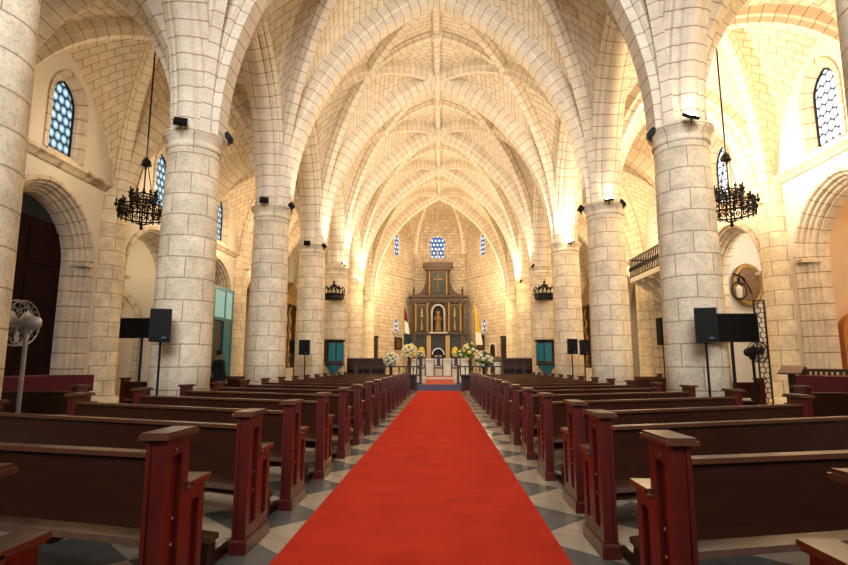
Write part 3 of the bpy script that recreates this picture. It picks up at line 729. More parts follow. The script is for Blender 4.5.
b = B(); sweep(b, [Vector((.46 * math.cos(PI - t * PI / 12), 0, 1.45 + .5 * math.sin(PI - t * PI / 12))) for t in range(13)], [(-.3, -.03), (-.3, .03), (.3, .03), (.3, -.03)], bvec=Vector((0, 1, 0)), flip=1); link('arch_trim', b, M['steel'], r)
b = B(); bx(b, -.28, .28, -.28, -.25, 1.0, 1.4); link('door', b, M['gold'], r)
for s, w in ((-1, 'left'), (1, 'right')):
    r = tag(empty('gilded_shield', (xc + s * 1.35, YR - .2, .62 + z1 - 1.45)), 'yellow gilded oval shield on the %s of the altarpiece base' % w, 'shield', 'gilded shields on the altarpiece')
    b = B(); lathe(b, [(.02, .12), (.2, .08), (.28, .0), (.28, -.05)], n=18); 
    for v in b.verts: v.co = Vector((v.co.x, -v.co.z, v.co.y * 1.5))
    link('disc', b, M['yellow'], r)
    b = B(); lathe(b, [(.12, -1.1), (.08, -.9), (.03, -.7), (.03, -.38)], n=10); link('stem', b, M['gold'], r)

# flags
def flag(px, Y, y_top, y_bot, mats, label, lean=0.0):
    x0, zt = at(px, y_top, Y); _, zb = at(px, y_bot, Y)
    r = tag(empty('flag', (x0, Y, .62)), label, 'flag'); H = zt - .62
    b = B(); tube(b, [(0, 0, 0), (lean * H, 0, H)], .03, 8); lathe(b, [(.25, 0), (.22, .06), (.04, .10)], n=12); link('pole', b, M['gold'], r)
    b = B(); ball(b, (lean * H, 0, H + .06), .07); link('finial', b, M['gold'], r)
    n, m = 12, 10; hb = zb - .62
    for q, mt in enumerate(mats):
        b = B(); G = []
        for i in range(n + 1):
            t = (q + i / n) / len(mats); z = H - .1 - (H - .1 - hb) * t; row = []
            for j in range(m + 1):
                a = j / m; wd = .16 + .42 * t
                row.append(b.verts.new((lean * z + .03 + a * wd, .06 * math.sin(a * 9 + t * 3), z - .35 * a * (1 - t))))
            G.append(row)
        for i in range(n):
            for j in range(m): b.faces.new([G[i][j], G[i][j + 1], G[i + 1][j + 1], G[i + 1][j]])
        o = link('cloth', b, mt, r, smooth=True); md = o.modifiers.new('thick', 'SOLIDIFY'); md.thickness = .01
flag(404, 42.2, 306, 346, (M['flagred'], M['white'], M['flagblue']), 'furled red, white and dark blue flag left of the altarpiece')
flag(475, 42.2, 303, 345, (M['yellow'], M['yellow'], M['white']), 'furled yellow and white flag right of the altarpiece', -.02)

# flowers
def bouquet(px, py, Y, rad, z0, label, mats, nst=34, sq=.9, cat='bouquet', grp=None, base='wooddk'):
    x, z = at(px, py, Y); r = tag(empty('flower_bouquet', (x, Y, z0)), label, cat, grp); h = z - z0
    b = B(); lathe(b, [(rad * .45, 0), (rad * .5, .06), (rad * .22, .15), (rad * .22, h - rad * 1.1), (rad * .45, h - rad * .9), (rad * .5, h - rad * .6)], n=12); link('stand', b, M[base], r)
    lf = B()
    for i in range(40):
        d = Vector((random.gauss(0, 1), random.gauss(0, 1), random.gauss(0, 1))).normalized(); p = Vector((0, 0, h)) + Vector((d.x, d.y, d.z * sq)) * rad * .95
        q = d.cross(Vector((0, 0, 1))).normalized() * rad * .12
        vs = [lf.verts.new(v) for v in (p - d * rad * .3, p + q, p + d * rad * .22, p - q)]; lf.faces.new(vs)
    ball(lf, (0, 0, h), rad * .8, 12, sz=sq); link('foliage', lf, M['leaf'], r)
    for i in range(nst):
        t = (i + .5) / nst; ph = i * 2.399963; zz = 1 - 2 * t; rr = math.sqrt(max(0, 1 - zz * zz))
        d = Vector((rr * math.cos(ph), rr * math.sin(ph), zz * sq)); b = B(); s = rad * (.26 + .1 * random.random())
        ball(b, Vector((0, 0, h)) + d * rad * .86, s, 8, sz=.8); link('flower', b, mats[i % len(mats)], r, smooth=True)
P_, Y_ = M['petal'], M['petaly']
bouquet(391, 359, 29.6, .42, .30, 'round ball of cream flowers at the left end of the altar rail', [P_])
bouquet(409.5, 351, 32.5, .45, .62, 'tall cream and yellow flowers left of the white altar', [P_, P_, Y_])
bouquet(420, 355, 33.2, .30, .62, 'low pinkish white flowers by the left corner of the altar', [P_], 20)
bouquet(459, 354, 35.2, .28, .62, 'small green and white flowers behind the right end of the altar', [P_, M['leaf']], 18)
bouquet(470, 351, 32.5, .45, .62, 'tall yellow lilies right of the white altar', [Y_, P_, M['leaf']], 26, 1.1)
bouquet(484, 359, 30.2, .48, .30, 'loose cream flowers at the right end of the altar rail', [P_, P_, M['leaf']], 30)

# pictures, door and dark stands in the choir
def on_oblique(sx, px, py, off=.08):
    """point on the oblique apse wall seen at a photograph column"""
    lo, hi = 40.2, 45.4
    for _ in range(40):
        Y = (lo + hi) / 2; x = at(px, py, Y)[0]; wall = 5.0 - (Y - 40.2) * 2.9 / 5.2
        if abs(x) < wall: lo = Y
        else: hi = Y
    n2 = Vector((-sx * 5.2, -2.9, 0)).normalized(); x, z = at(px, py, Y)
    return Vector((x + n2.x * off, Y + n2.y * off, z)), math.atan2(n2.y, n2.x) + PI / 2
def picture(loc, rz, w, h, label, mats=('wooddk', 'paint'), nm='picture'):
    r = tag(empty(nm, loc, rz), label, 'picture')
    b = B(); bx(b, -w / 2, w / 2, .0, .06, -h / 2, h / 2); link('canvas', b, M[mats[1]], r)
    b = B(); t = .10
    for (x0, x1, z0_, z1_) in ((-w / 2 - t, w / 2 + t, h / 2, h / 2 + t), (-w / 2 - t, w / 2 + t, -h / 2 - t, -h / 2), (-w / 2 - t, -w / 2, -h / 2, h / 2), (w / 2, w / 2 + t, -h / 2, h / 2)): bx(b, x0, x1, -.05, .06, z0_, z1_)
    link('frame', b, M[mats[0]], r); return r
p, rz = on_oblique(-1, 397.5, 343.5); picture(p, rz, .7, .75, 'small dark framed picture on the apse wall left of the altarpiece')
p, rz = on_oblique(1, 481.5, 342.5); picture(p, rz, .75, .95, 'dark framed picture on the apse wall right of the altarpiece')
p, rz = on_oblique(1, 494.5, 350)
r = tag(empty('door_1', (p.x, p.y, .62), rz), 'dark arched doorway in the right apse wall', 'door', kind='structure')
b = B(); pts = [(-.42, 0), (.42, 0), (.42, 1.9)] + [(.42 * math.cos(t * PI / 10), 1.9 + .42 * math.sin(t * PI / 10)) for t in range(1, 10)] + [(-.42, 1.9)]; prism(b, pts, 0, .06); link('door_leaf', b, M['wooddk'], r)
b = B(); sweep(b, [Vector((x_, 0, z_)) for x_, z_ in [(.46, 0), (.46, 1.9)] + [(.46 * math.cos(t * PI / 10), 1.9 + .46 * math.sin(t * PI / 10)) for t in range(1, 10)] + [(-.46, 1.9), (-.46, 0)]], [(-.1, -.12), (-.1, .04), (.05, .04), (.05, -.12)], bvec=Vector((0, 1, 0)), flip=-1); link('door_frame', b, M['arch'], r)
for px, Y, w in ((375, 39.2, 'left'), (503.5, 39.2, 'right')):
    x, zt = at(px, 336, Y); r = tag(empty('cupboard', (x, Y, .62)), 'tall narrow dark wooden cupboard against the %s choir wall' % w, 'cupboard')
    H = zt - .62
    b = B(); bx(b, -.2, .2, -.3, .3, 0, H - .12); link('body', b, M['wooddk'], r)
    b = B(); bx(b, -.25, .25, -.35, .35, H - .12, H); link('cornice', b, M['wood'], r)
    b = B(); bx(b, -.15, .15, -.33, -.3, .1, H - .2); link('door', b, M['wood'], r)
# choir stalls beside the altar
for sx, w, pxa, pxb in ((-1, 'left', 346, 385), (1, 'right', 503, 534)):
    Y = 31.5; xa, xb = at(pxa, 362, Y)[0], at(pxb, 362, Y)[0]
    r = tag(empty('choir_stall', ((xa + xb) / 2, Y, .62)), 'long dark carved choir bench on the %s of the altar platform' % w, 'bench'); L = abs(xb - xa)
    b = B(); bx(b, -L / 2, L / 2, .2, .3, 0, 1.0); link('backrest', b, M['wood'], r)
    b = B(); bx(b, -L / 2, L / 2, -.3, .2, .4, .46); link('seat', b, M['wood'], r)
    b = B(); bx(b, -L / 2 - .05, L / 2 + .05, .15, .35, 1.0, 1.07); link('back_rail', b, M['wooddk'], r)
    for i in range(4):
        a = -L / 2 + L * i / 3; b = B(); bx(b, a - .04, a + .04, -.3, .3, 0, .72); link('divider', b, M['wooddk'], r)
# lectern
x, z = at(496, 352, 30.8); r = tag(empty('lectern', (x, 30.8, .62)), 'dark wooden lectern right of the altar with a white cloth front', 'lectern')
b = B(); bx(b, -.28, .28, -.2, .2, 0, .06); bx(b, -.2, .2, -.15, .15, .06, .9); link('body', b, M['wooddk'], r)
b = B(); box(b, (0, 0, 1.0), (.6, .5, .05), Matrix.Rotation(.5, 3, 'X')); link('desk', b, M['wood'], r)
b = B(); bx(b, -.16, .16, -.18, -.155, .1, .9); link('cloth', b, M['white'], r)

# pulpits and their sounding boards on the fifth columns
def pulpit(sx, w):
    Y = YS[5] - 1.22; x, zb = at(333.5 if sx < 0 else 547, 364.5, Y); _, zt = at(333 if sx < 0 else 547, 340, Y)
    r = tag(empty('pulpit', (x, Y, 0)), 'teal panelled pulpit with dark sides before the fifth column on the %s' % w, 'pulpit')
    Rr = .52
    def oct_(f0, f1, z0, z1, rad, rad1=None):
        b = B(); rad1 = rad1 or rad
        for i in range(f0, f1):
            a, c = PI / 8 + i * PI / 4, PI / 8 + (i + 1) * PI / 4
            quad(b, [(rad * math.cos(a), rad * math.sin(a), z0), (rad * math.cos(c), rad * math.sin(c), z0), (rad1 * math.cos(c), rad1 * math.sin(c), z1), (rad1 * math.cos(a), rad1 * math.sin(a), z1)])
        return b
    b = B(); lathe(b, [(.5, zb - .02), (.56, zb + .04), (.5, zb + .1), (.46, zt - .1), (.46, zt - .1)], n=8, a0=PI / 8, a1=2 * PI + PI / 8); link('body', b, M['wooddk'], r)
    for i in range(8):
        a = (i + .5) * PI / 4 + PI / 8
        b = B(); R3 = Matrix.Rotation(a - PI / 2, 3, 'Z'); cz = (zb + zt) / 2
        box(b, Vector((math.cos(a) * .46, math.sin(a) * .46, cz)), (.30, .03, (zt - zb) * .72), R3)
        link('panel', b, M['teal'] if math.cos(a) * -sx > -.3 and math.sin(a) < .3 else M['wooddk'], r)
    b = B(); lathe(b, [(.47, zt - .12), (.56, zt - .06), (.58, zt), (.46, zt + .02)], n=8, a0=PI / 8, a1=2 * PI + PI / 8); link('rim', b, M['wooddk'], r)
    b = B(); lathe(b, [(.3, 0), (.3, .1), (.14, .25), (.12, zb - .5), (.3, zb - .2), (.48, zb)], n=8); link('pedestal', b, M['teal'], r)
    # sounding board
    x2, z2 = at(333.5 if sx < 0 else 545, 300, Y)
    q = tag(empty('sounding_board', (x2, Y + .05, z2)), 'dark crown-topped canopy fixed above the %s pulpit' % w, 'canopy')
    b = B(); lathe(b, [(.1, 0), (.42, .0), (.50, .06), (.50, .22), (.55, .24), (.55, .30), (.4, .33), (.02, .34)], n=8); link('canopy', b, M['iron'], q)
    for i in range(8):
        a = i * PI / 4; b = B(); tube(b, [(.5 * math.cos(a) * f, .5 * math.sin(a) * f, .34 + h_) for f, h_ in ((1, 0), (1.04, .18), (.88, .30), (.62, .20), (.36, .30), (.08, .44))], .035, 6); link('scroll', b, M['iron'], q)
    b = B(); ball(b, (0, 0, .88), .07); tube(b, [(0, 0, .8), (0, 0, 1.02)], .02, 6); link('finial', b, M['iron'], q)
    b = B(); bx(b, -.04, .04, .3, .62, .1, .18); link('bracket', b, M['iron'], q)
pulpit(-1, 'left'); pulpit(1, 'right')

# ------------------------------------------------------------------ chandeliers
def chandelier(sx, px, py_rb):
    Y = 13.7; w = 'left' if sx < 0 else 'right'
    xb = sx * (XC + 10.2) / 2 - .12; zl = at(0, py_rb, Y)[1]
    r = tag(empty('chandelier', (xb, Y, zl)), 'black wrought iron ring chandelier hanging in the %s aisle' % w, 'chandelier')
    H = 9.95 - zl
    b = B(); tube(b, [(0, 0, 1.55), (0, 0, H)], .022, 6); link('rod', b, M['iron'], r)
    b = B(); lathe(b, [(.02, 1.72), (.12, 1.60), (.14, 1.48), (.05, 1.46), (.02, 1.36)], n=10); link('cap', b, M['iron'], r)
    for i in range(6):
        a = i * PI / 3; b = B(); tube(b, [(.06 * math.cos(a), .06 * math.sin(a), 1.48), (.24 * math.cos(a), .24 * math.sin(a), .62)], .008, 5); link('chain', b, M['iron'], r)
    def crown(R, z, hh, nm, n):
        b = B(); ring(b, (0, 0, z), R, .022, 32); ring(b, (0, 0, z + hh), R, .022, 32); ring(b, (0, 0, z + hh * .5), R, .012, 32)
        for i in range(n):
            a = 2 * PI * i / n; d = Vector((math.cos(a), math.sin(a), 0))
            tube(b, [d * R + Vector((0, 0, z - .07)), d * R + Vector((0, 0, z + hh + .09))], .020, 5)
            ball(b, d * R + Vector((0, 0, z + hh + .10)), .038)
            a2 = 2 * PI * (i + .5) / n; e = Vector((math.cos(a2), math.sin(a2), 0))
            ring(b, e * R + Vector((0, 0, z + hh * .5)), hh * .26, .018, 10, 4, 'X' if abs(math.cos(a2)) > .7 else 'Y')
        link(nm, b, M['iron'], r)
        for i in range(n // 2):
            a = 4 * PI * i / n; c = B(); p = ((R + .06) * math.cos(a), (R + .06) * math.sin(a), z + hh)
            lathe(c, [(.015, -.06), (.05, .0), (.055, .03), (.02, .035), (.02, .16), (.005, .18)], p, 8); link('candle_cup', c, M['iron'], r)
    crown(.30, .44, .18, 'upper_crown', 12); crown(.56, .04, .26, 'lower_crown', 20)
    b = B()
    for i in range(6):
        a = i * PI / 3; tube(b, [(.02 * math.cos(a), .02 * math.sin(a), -.18), (.3 * math.cos(a), .3 * math.sin(a), -.06), (.56 * math.cos(a), .56 * math.sin(a), .05)], .012, 5)
    link('spoke', b, M['iron'], r)
    b = B(); lathe(b, [(.005, -.32), (.05, -.26), (.03, -.2), (.05, -.15), (.02, -.1), (.02, 1.4)], n=8); link('finial', b, M['iron'], r)
chandelier(-1, 141, 220); chandelier(1, 736, 222)

# ------------------------------------------------------------------ sound and screens
def speaker(px, y0, y1, Y, wpx, label, rz=0.0, stand=True, slabel=None):
    x, zb = at(px, y1, Y); _, zt = at(px, y0, Y); h = zt - zb; w = wpx / FPX * Y
    r = tag(empty('loudspeaker', (x, Y, zb), rz), label, 'loudspeaker')
    b = B(); prism(b, [(-w / 2, -.16), (w / 2, -.16), (w / 2 * .7, .2), (-w / 2 * .7, .2)], 0, h, plane='XY'); link('cabinet', b, M['black'], r)
    b = B(); bx(b, -w / 2 + .03, w / 2 - .03, -.175, -.16, .03, h - .03); link('grille', b, M['screen'], r)
    b = B(); bx(b, w * .1, w * .3, -.18, -.174, .06, .09); link('badge', b, M['greyst'], r)
    if stand:
        q = tag(empty('speaker_stand', (x, Y, 0)), slabel, 'stand')
        b = B(); tube(b, [(0, 0, .1), (0, 0, zb)], .022, 8); link('pole', b, M['black'], q)
        b = B(); lathe(b, [(.05, .68), (.05, .78)], n=10); link('collar', b, M['black'], q)
        for i in range(3):
            a = i * 2 * PI / 3 + .5; b = B(); tube(b, [(0, 0, .72), (.45 * math.cos(a), .45 * math.sin(a), .012)], .014, 6); link('leg', b, M['black'], q)
    return r
speaker(160.5, 309.5, 342, 9.85, 20, 'black loudspeaker on a pole before the second left column', .35, True, 'thin black speaker pole before the second left column')
speaker(706, 308.5, 342.5, 9.85, 20, 'black loudspeaker on a pole before the second right column', -.3, True, 'thin black speaker pole before the second right column')
speaker(305, 340, 355, 19.5, 10.5, 'small black loudspeaker in front of the fourth left column', 0, True, 'thin stand of the speaker at the fourth left column')
speaker(294, 340.5, 354, 22.4, 9.5, 'small black loudspeaker behind the fourth left column edge', .3, True, 'stand of the speaker behind the fourth left column')
speaker(572, 339, 354, 19.6, 9.5, 'small black loudspeaker in front of the fourth right column', 0, True, 'thin stand of the speaker at the fourth right column')
speaker(584.5, 340, 355, 19.0, 9.5, 'small black loudspeaker beside the third right column', -.2, True, 'thin stand of the speaker beside the third right column')
speaker(663, 318, 345, 22.5, 8, 'narrow black loudspeaker in the right aisle under the balcony', .3, True, 'stand of the narrow speaker under the balcony')

def tv(pxa, pxb, y0, y1, Y, label, slabel):
    xa, zt = at(pxa, y0, Y); xb, zb = at(pxb, y1, Y); xm = (xa + xb) / 2; w = abs(xb - xa); h = zt - zb
    r = tag(empty('television', (xm, Y, zb)), label, 'television')
    b = B(); bx(b, -w / 2, w / 2, 0, .07, 0, h); link('housing', b, M['black'], r)
    b = B(); bx(b, -w / 2 + .02, w / 2 - .02, -.006, 0, .03, h - .02); link('screen', b, M['screen'], r)
    q = tag(empty('television_stand', (xm, Y + .12, 0)), slabel, 'stand')
    b = B(); tube(b, [(0, 0, .03), (0, 0, zb + h * .6)], .03, 8); link('pole', b, M['black'], q)
    b = B(); bx(b, -.3, .3, -.25, .25, .04, .08); link('base', b, M['black'], q)
    b = B(); bx(b, -.2, .2, -.045, .0, zb + h * .3, zb + h * .7); link('mount', b, M['black'], q)
    for sx in (-1, 1):
        for sy in (-1, 1):
            b = B(); ring(b, (sx * .26, sy * .2, .022), .012, .010, 8, 5, 'X'); link('caster', b, M['black'], q)
tv(120.5, 160, 318, 338, 12.6, 'flat television on a pole behind the left loudspeaker', 'wheeled pole stand of the left television')
tv(708, 760, 313.5, 342, 10.2, 'flat television on a pole behind the right loudspeaker', 'wheeled pole stand of the right television')

# ------------------------------------------------------------------ fans
def fan(px, py, Y, R, rz, label, mats):
    x, z = at(px, py, Y); r = tag(empty('pedestal_fan', (x, Y, 0), rz), label, 'fan')
    g, bl, mo, po = mats
    b = B(); lathe(b, [(.30, 0), (.30, .03), (.08, .07), (.05, .12)], n=20); link('base', b, po, r)
    b = B(); tube(b, [(0, .12, .08), (0, .12, z - .1)], .030, 10); link('pole', b, po, r)
    b = B(); c = [(0.02, .30), (.09, .28), (.11, .2), (.11, .1), (.07, .06)]; lathe(b, c, n=16)
    for v in b.verts: v.co = Vector((v.co.x, v.co.z, z + v.co.y))
    bx(b, -.04, .04, .06, .16, z - .16, z - .05); link('motor_housing', b, mo, r, smooth=True)
    b = B()
    for yy, rr in ((-.10, R), (-.06, R * 1.02), (.05, R)): ring(b, (0, yy, z), rr, .009, 36, 5, 'Y')
    for f_ in (.35, .68): ring(b, (0, -.12, z), R * f_, .005, 28, 4, 'Y'); ring(b, (0, .06, z), R * f_, .005, 28, 4, 'Y')
    for i in range(20):
        a = 2 * PI * i / 20; d = Vector((math.cos(a), 0, math.sin(a))); c0 = Vector((0, 0, z))
        tube(b, [c0 + d * R * .14 + Vector((0, -.13, 0)), c0 + d * R * .8 + Vector((0, -.12, 0)), c0 + d * R + Vector((0, -.08, 0)), c0 + d * R + Vector((0, .03, 0)), c0 + d * R * .3 + Vector((0, .06, 0))], .0035, 4)
    link('guard', b, g, r)
    b = B(); lathe(b, [(.01, -.13), (.06, -.12), (.07, .06)], n=12)
    for v in b.verts: v.co = Vector((v.co.x, v.co.z, z + v.co.y))
    link('hub', b, mo, r)
    for i in range(3):
        a0 = i * 2 * PI / 3 + .5; b = B(); G = []
        for s in range(7):
            rr = .06 + (R * .88 - .06) * s / 6; wd = .55 * (.5 + .5 * math.sin(PI * min(1, s / 6 + .12))); row = []
            for j in range(5):
                a = a0 + (j / 4 - .5) * wd * 1.9 * (.6 + .4 * s / 6); row.append(b.verts.new((rr * math.cos(a), -.03 + .05 * (j / 4 - .5), z + rr * math.sin(a))))
            G.append(row)
        for s in range(6):
            for j in range(4): b.faces.new([G[s][j], G[s][j + 1], G[s + 1][j + 1], G[s + 1][j]])
        o = link('blade', b, bl, r, smooth=True); md = o.modifiers.new('thick', 'SOLIDIFY'); md.thickness = .006
fan(20, 323, 8.0, .34, math.radians(-90), 'white and grey pedestal fan in front of the dark left archway', (M['steel'], M['white'], M['steel'], M['steel']))
fan(757, 352, 12.4, .22, .3, 'small black pedestal fan beside the right television', (M['iron'], M['black'], M['black'], M['black']))

# ------------------------------------------------------------------ aisle fittings
# dark double door inside the left archway
ym = (YS[2] + YS[3]) / 2
r = tag(empty('door_2', (-XW - .62, ym, 0)), 'tall dark wooden double door inside the left archway', 'door', kind='structure')
for s in (-1, 1):
    b = B(); bx(b, -.08, .0, min(0, s * 1.7), max(0, s * 1.7), 0, 5.35); 
    for z0 in (.3, 1.6, 2.9, 4.1): bx(b, .0, .03, min(s * .2, s * 1.3), max(s * .2, s * 1.3), z0, z0 + 1.0)
    link('door_leaf', b, M['maroon'], r)
    b = B(); ball(b, (.05, s * .12, 1.1), .05); link('handle', b, M['iron'], r)
# teal doorway open to daylight in the left aisle
Y3 = (YS[4] + YS[5]) / 2
r = tag(empty('door_3', (-9.9, 24.0, 0)), 'teal glazed wooden porch with a dark doorway in the left aisle', 'door', kind='structure')
b = B()
for y_ in (-1.6, -.62, .62, 1.5): bx(b, -.5, .0, y_, y_ + .14, 0, 4.8)
for z_ in (3.3, 4.7): bx(b, -.5, .02, -1.6, 1.64, z_, z_ + .14)
link('door_frame', b, M['teal'], r)
for y0, y1 in ((-1.46, -.62), (.76, 1.5)):
    b = B(); bx(b, -.06, -.02, y0, y1, 0, 3.3); link('side_panel', b, M['teal'], r)
b = B(); bx(b, -.12, -.08, -.48, .62, 0, 3.3); link('door_leaf', b, M['wooddk'], r)
b = B(); bx(b, -.05, -.02, -1.46, 1.5, 3.44, 4.7); link('glazing', b, emis('daylit_teal_glass', (.20, .44, .46), .35), r)
# oval picture in the right aisle
Yo = 21.2; xo, zo = at(748, 285, Yo)
r = tag(empty('oval_painting', (xo, Yo, zo)), 'oval painting of figures in a gold frame in the right aisle', 'painting')
b = B(); lathe(b, [(.50, .02), (.02, .03)], n=32)
for v in b.verts: v.co = Vector((v.co.x, -v.co.z, v.co.y * 1.42))
link('canvas', b, M['paint'], r)
b = B(); lathe(b, [(.46, .0), (.47, .06), (.52, .09), (.57, .06), (.60, .0)], n=40)
for v in b.verts: v.co = Vector((v.co.x, -v.co.z, v.co.y * 1.42))
link('frame', b, M['gold'], r, smooth=True)
# black iron sconce in front of it
xs, zs = at(739, 288, 16.6)
r = tag(empty('wall_lantern', (xs, 16.6, zs)), 'black scrolled iron lantern bracket before the oval painting', 'lantern'); r.scale = (.75, .75, .9)
b = B(); ring(b, (0, 0, -.1), .3, .03, 20, 6, 'Y'); ring(b, (.12, 0, .25), .14, .025, 16, 6, 'Y'); tube(b, [(-.2, 0, .5), (.1, 0, .4), (.35, 0, .1), (.5, 0, -.2)], .03, 6); tube(b, [(0, 0, -.4), (.05, 0, .5)], .03, 6); link('bracket', b, M['iron'], r)
b = B(); lathe(b, [(.02, -.3), (.1, -.25), (.13, .05), (.02, .15)], (0, 0, -.05), 8); link('lamp_housing', b, M['white'], r)
b = B(); tube(b, [(.05, .0, .45), (.05, .55, .45)], .02, 6); link('arm', b, M['iron'], r)
# iron lattice screen
xs, _ = at(762, 340, 15.6); _, zt = at(762, 300, 15.6)
r = tag(empty('iron_screen', (xs, 15.6, 0)), 'narrow openwork iron screen beside the right television', 'screen')
b = B(); bx(b, -.16, -.13, -.02, .02, 0, zt); bx(b, .13, .16, -.02, .02, 0, zt); bx(b, -.16, .16, -.02, .02, zt - .03, zt); bx(b, -.16, .16, -.02, .02, 0.02, .05); link('frame', b, M['iron'], r)
b = B(); k = 0; z = .2
while z < zt - .15: ring(b, (-.05 if k % 2 else .05, 0, z), .085, .012, 14, 5, 'Y'); z += .14; k += 1
link('scroll_lattice', b, M['iron'], r)
# wooden balustrade before the right chapel
r = rail(0, 3.2, 0, 0, 'dark wooden balustrade with pale turned balusters before the right chapel', h=1.22, step=.2, nm='chapel_balustrade', mb='woodlt')
r.location = (XW - .45, 12.0, 0); r.rotation_euler = (0, 0, PI / 2)
# statue shrine in the right chapel
xs = XW + 2.6; r = robed((12.15, 15.52, 1.2), 1.05, (M['cloth'], M['skin']), 'dark robed statue in an orange arched shrine in the right chapel')
q = tag(empty('shrine', (12.15, 15.9, 0)), 'orange painted arched shrine niche in the right chapel', 'shrine')
b = B(); pts = [(-.6, 1.2), (.6, 1.2), (.6, 2.3)] + [(.6 * math.cos(t * PI / 12), 2.3 + .5 * math.sin(t * PI / 12)) for t in range(1, 12)] + [(-.6, 2.3)]
prism(b, pts, -.06, .0); link('back_panel', b, flat('orange_plaster', (.50, .20, .05), .7), q)
b = B(); sweep(b, [Vector((x_, -.06, z_)) for x_, z_ in pts[1:] + pts[:1]], [(-.15, -.1), (-.15, .05), (.1, .05), (.1, -.1)], bvec=Vector((0, 1, 0)), flip=-1); link('arch_frame', b, flat('orange_wood', (.55, .22, .06), .5), q)
b = B(); bx(b, -.7, .7, -.62, -.02, 0, 1.19); link('plinth', b, M['marble'], q)
# balcony in the right aisle
r = tag(empty('balcony', (XW, 23.8, 5.2)), 'white corbelled balcony with a dark iron railing in the right aisle', 'balcony')
b = B(); bx(b, -1.15, .1, -2.3, 2.3, 0, .22); link('floor_slab', b, M['plaster'], r)
b = B(); bx(b, -1.15, -1.10, -2.3, 2.3, 1.08, 1.15); bx(b, -1.15, -1.10, -2.3, 2.3, .22, .28); bx(b, -1.15, .1, 2.25, 2.3, 1.08, 1.15); bx(b, -1.15, .1, -2.3, -2.25, 1.08, 1.15); link('handrail', b, M['iron'], r)
for i in range(24):
    b = B(); y_ = -2.27 + 4.54 * i / 23; tube(b, [(-1.12, y_, .25), (-1.12, y_, 1.1)], .028, 5); ring(b, (-1.12, y_ + .09, .65), .08, .028, 10, 4, 'X'); link('baluster', b, M['iron'], r)
for i in range(5):
    b = B(); y_ = -2.0 + i; prism(b, [(.1, 0), (-1.05, 0), (-1.0, -.12), (-.75, -.16), (-.6, -.36), (-.35, -.42), (-.25, -.7), (.1, -.95)], y_ - .12, y_ + .12); link('corbel', b, M['plaster'], r)
for sx, w in ((-1, 'left'), (1, 'right')):
    r = tag(empty('side_altar', (sx * 10.15, 35.3, 0), 0), 'gilded side altar with twisted columns at the far end of the %s aisle' % w, 'altar')
    q = -sx
    b = B(); bx(b, *sorted((0, q * 1.0)), -1.5, 1.5, 0, 1.1); link('altar_table', b, M['marble'], r)
    b = B(); bx(b, *sorted((0, q * .2)), -1.8, 1.8, 1.1, 5.6); link('back_panel', b, M['retgreen'], r)
    for y_ in (-1.6, -.8, .8, 1.6):
        b = B(); tube(b, [(q * .45 + .06 * math.cos(t * .9), y_ + .06 * math.sin(t * .9), 1.1 + t * .14) for t in range(29)], .11, 8); link('twisted_column', b, M['gold'], r, smooth=True)
    b = B(); bx(b, *sorted((0, q * .7)), -1.9, 1.9, 5.1, 5.6); prism(b, [(-1.9, 5.6), (1.9, 5.6), (0, 6.7)], *sorted((0, q * .5)), plane='YZ'); link('pediment', b, M['gold'], r)
    b = B(); bx(b, *sorted((q * .2, q * .26)), -.55, .55, 1.7, 4.6); link('picture', b, M['paint'], r)
sx_, sz_ = at(118, 303, 21.2)
r = tag(empty('wall_sign', (sx_, 21.26, sz_)), 'small dark rectangular sign on the chapel wall beyond the left television', 'sign')
b = B(); bx(b, -.13, .13, 0, .03, -.09, .09); link('board', b, M['black'], r)
b = B()
for (x0, x1, z0, z1) in ((-.15, .15, .09, .11), (-.15, .15, -.11, -.09), (-.15, -.13, -.09, .09), (.13, .15, -.09, .09)): bx(b, x0, x1, -.01, .03, z0, z1)
link('frame', b, M['wooddk'], r)
xl, zl_ = at(791, 370, 11.0)
r = tag(empty('reading_stand', (xl, 11.0, 0), -.9), 'reddish wooden reading stand with sloping top beside the right chapel pilaster', 'stand')
b = B(); box(b, (0, 0, zl_), (.40, .30, .03), Matrix.Rotation(.5, 3, 'X')); link('sloping_top', b, M['woodred'], r)
b = B(); bx(b, -.05, .05, -.05, .05, .05, zl_ - .02); link('post', b, M['wood'], r)
b = B(); bx(b, -.22, .22, -.2, .2, 0, .05); link('base', b, M['wood'], r)
# tables draped in crimson
for sx, w in ((-1, 'left'), (1, 'right')):
    r = tag(empty('draped_table', (sx * 8.9, 11.6, 0)), 'long table draped in crimson cloth in the %s aisle' % w, 'table')
    b = B(); bx(b, -.55, .55, -1.5, 1.5, 1.06, 1.09); bx(b, -.56, -.54, -1.5, 1.5, .7, 1.09); bx(b, .54, .56, -1.5, 1.5, .7, 1.09); bx(b, -.56, .56, -1.51, -1.49, .7, 1.09); link('tablecloth', b, M['redcloth'], r)
    for s in (-1, 1):
        for t in (-1, 1): b = B(); bx(b, s * .48 - .04, s * .48 + .04, t * 1.4 - .04, t * 1.4 + .04, 0, 1.06); link('leg', b, M['wooddk'], r)

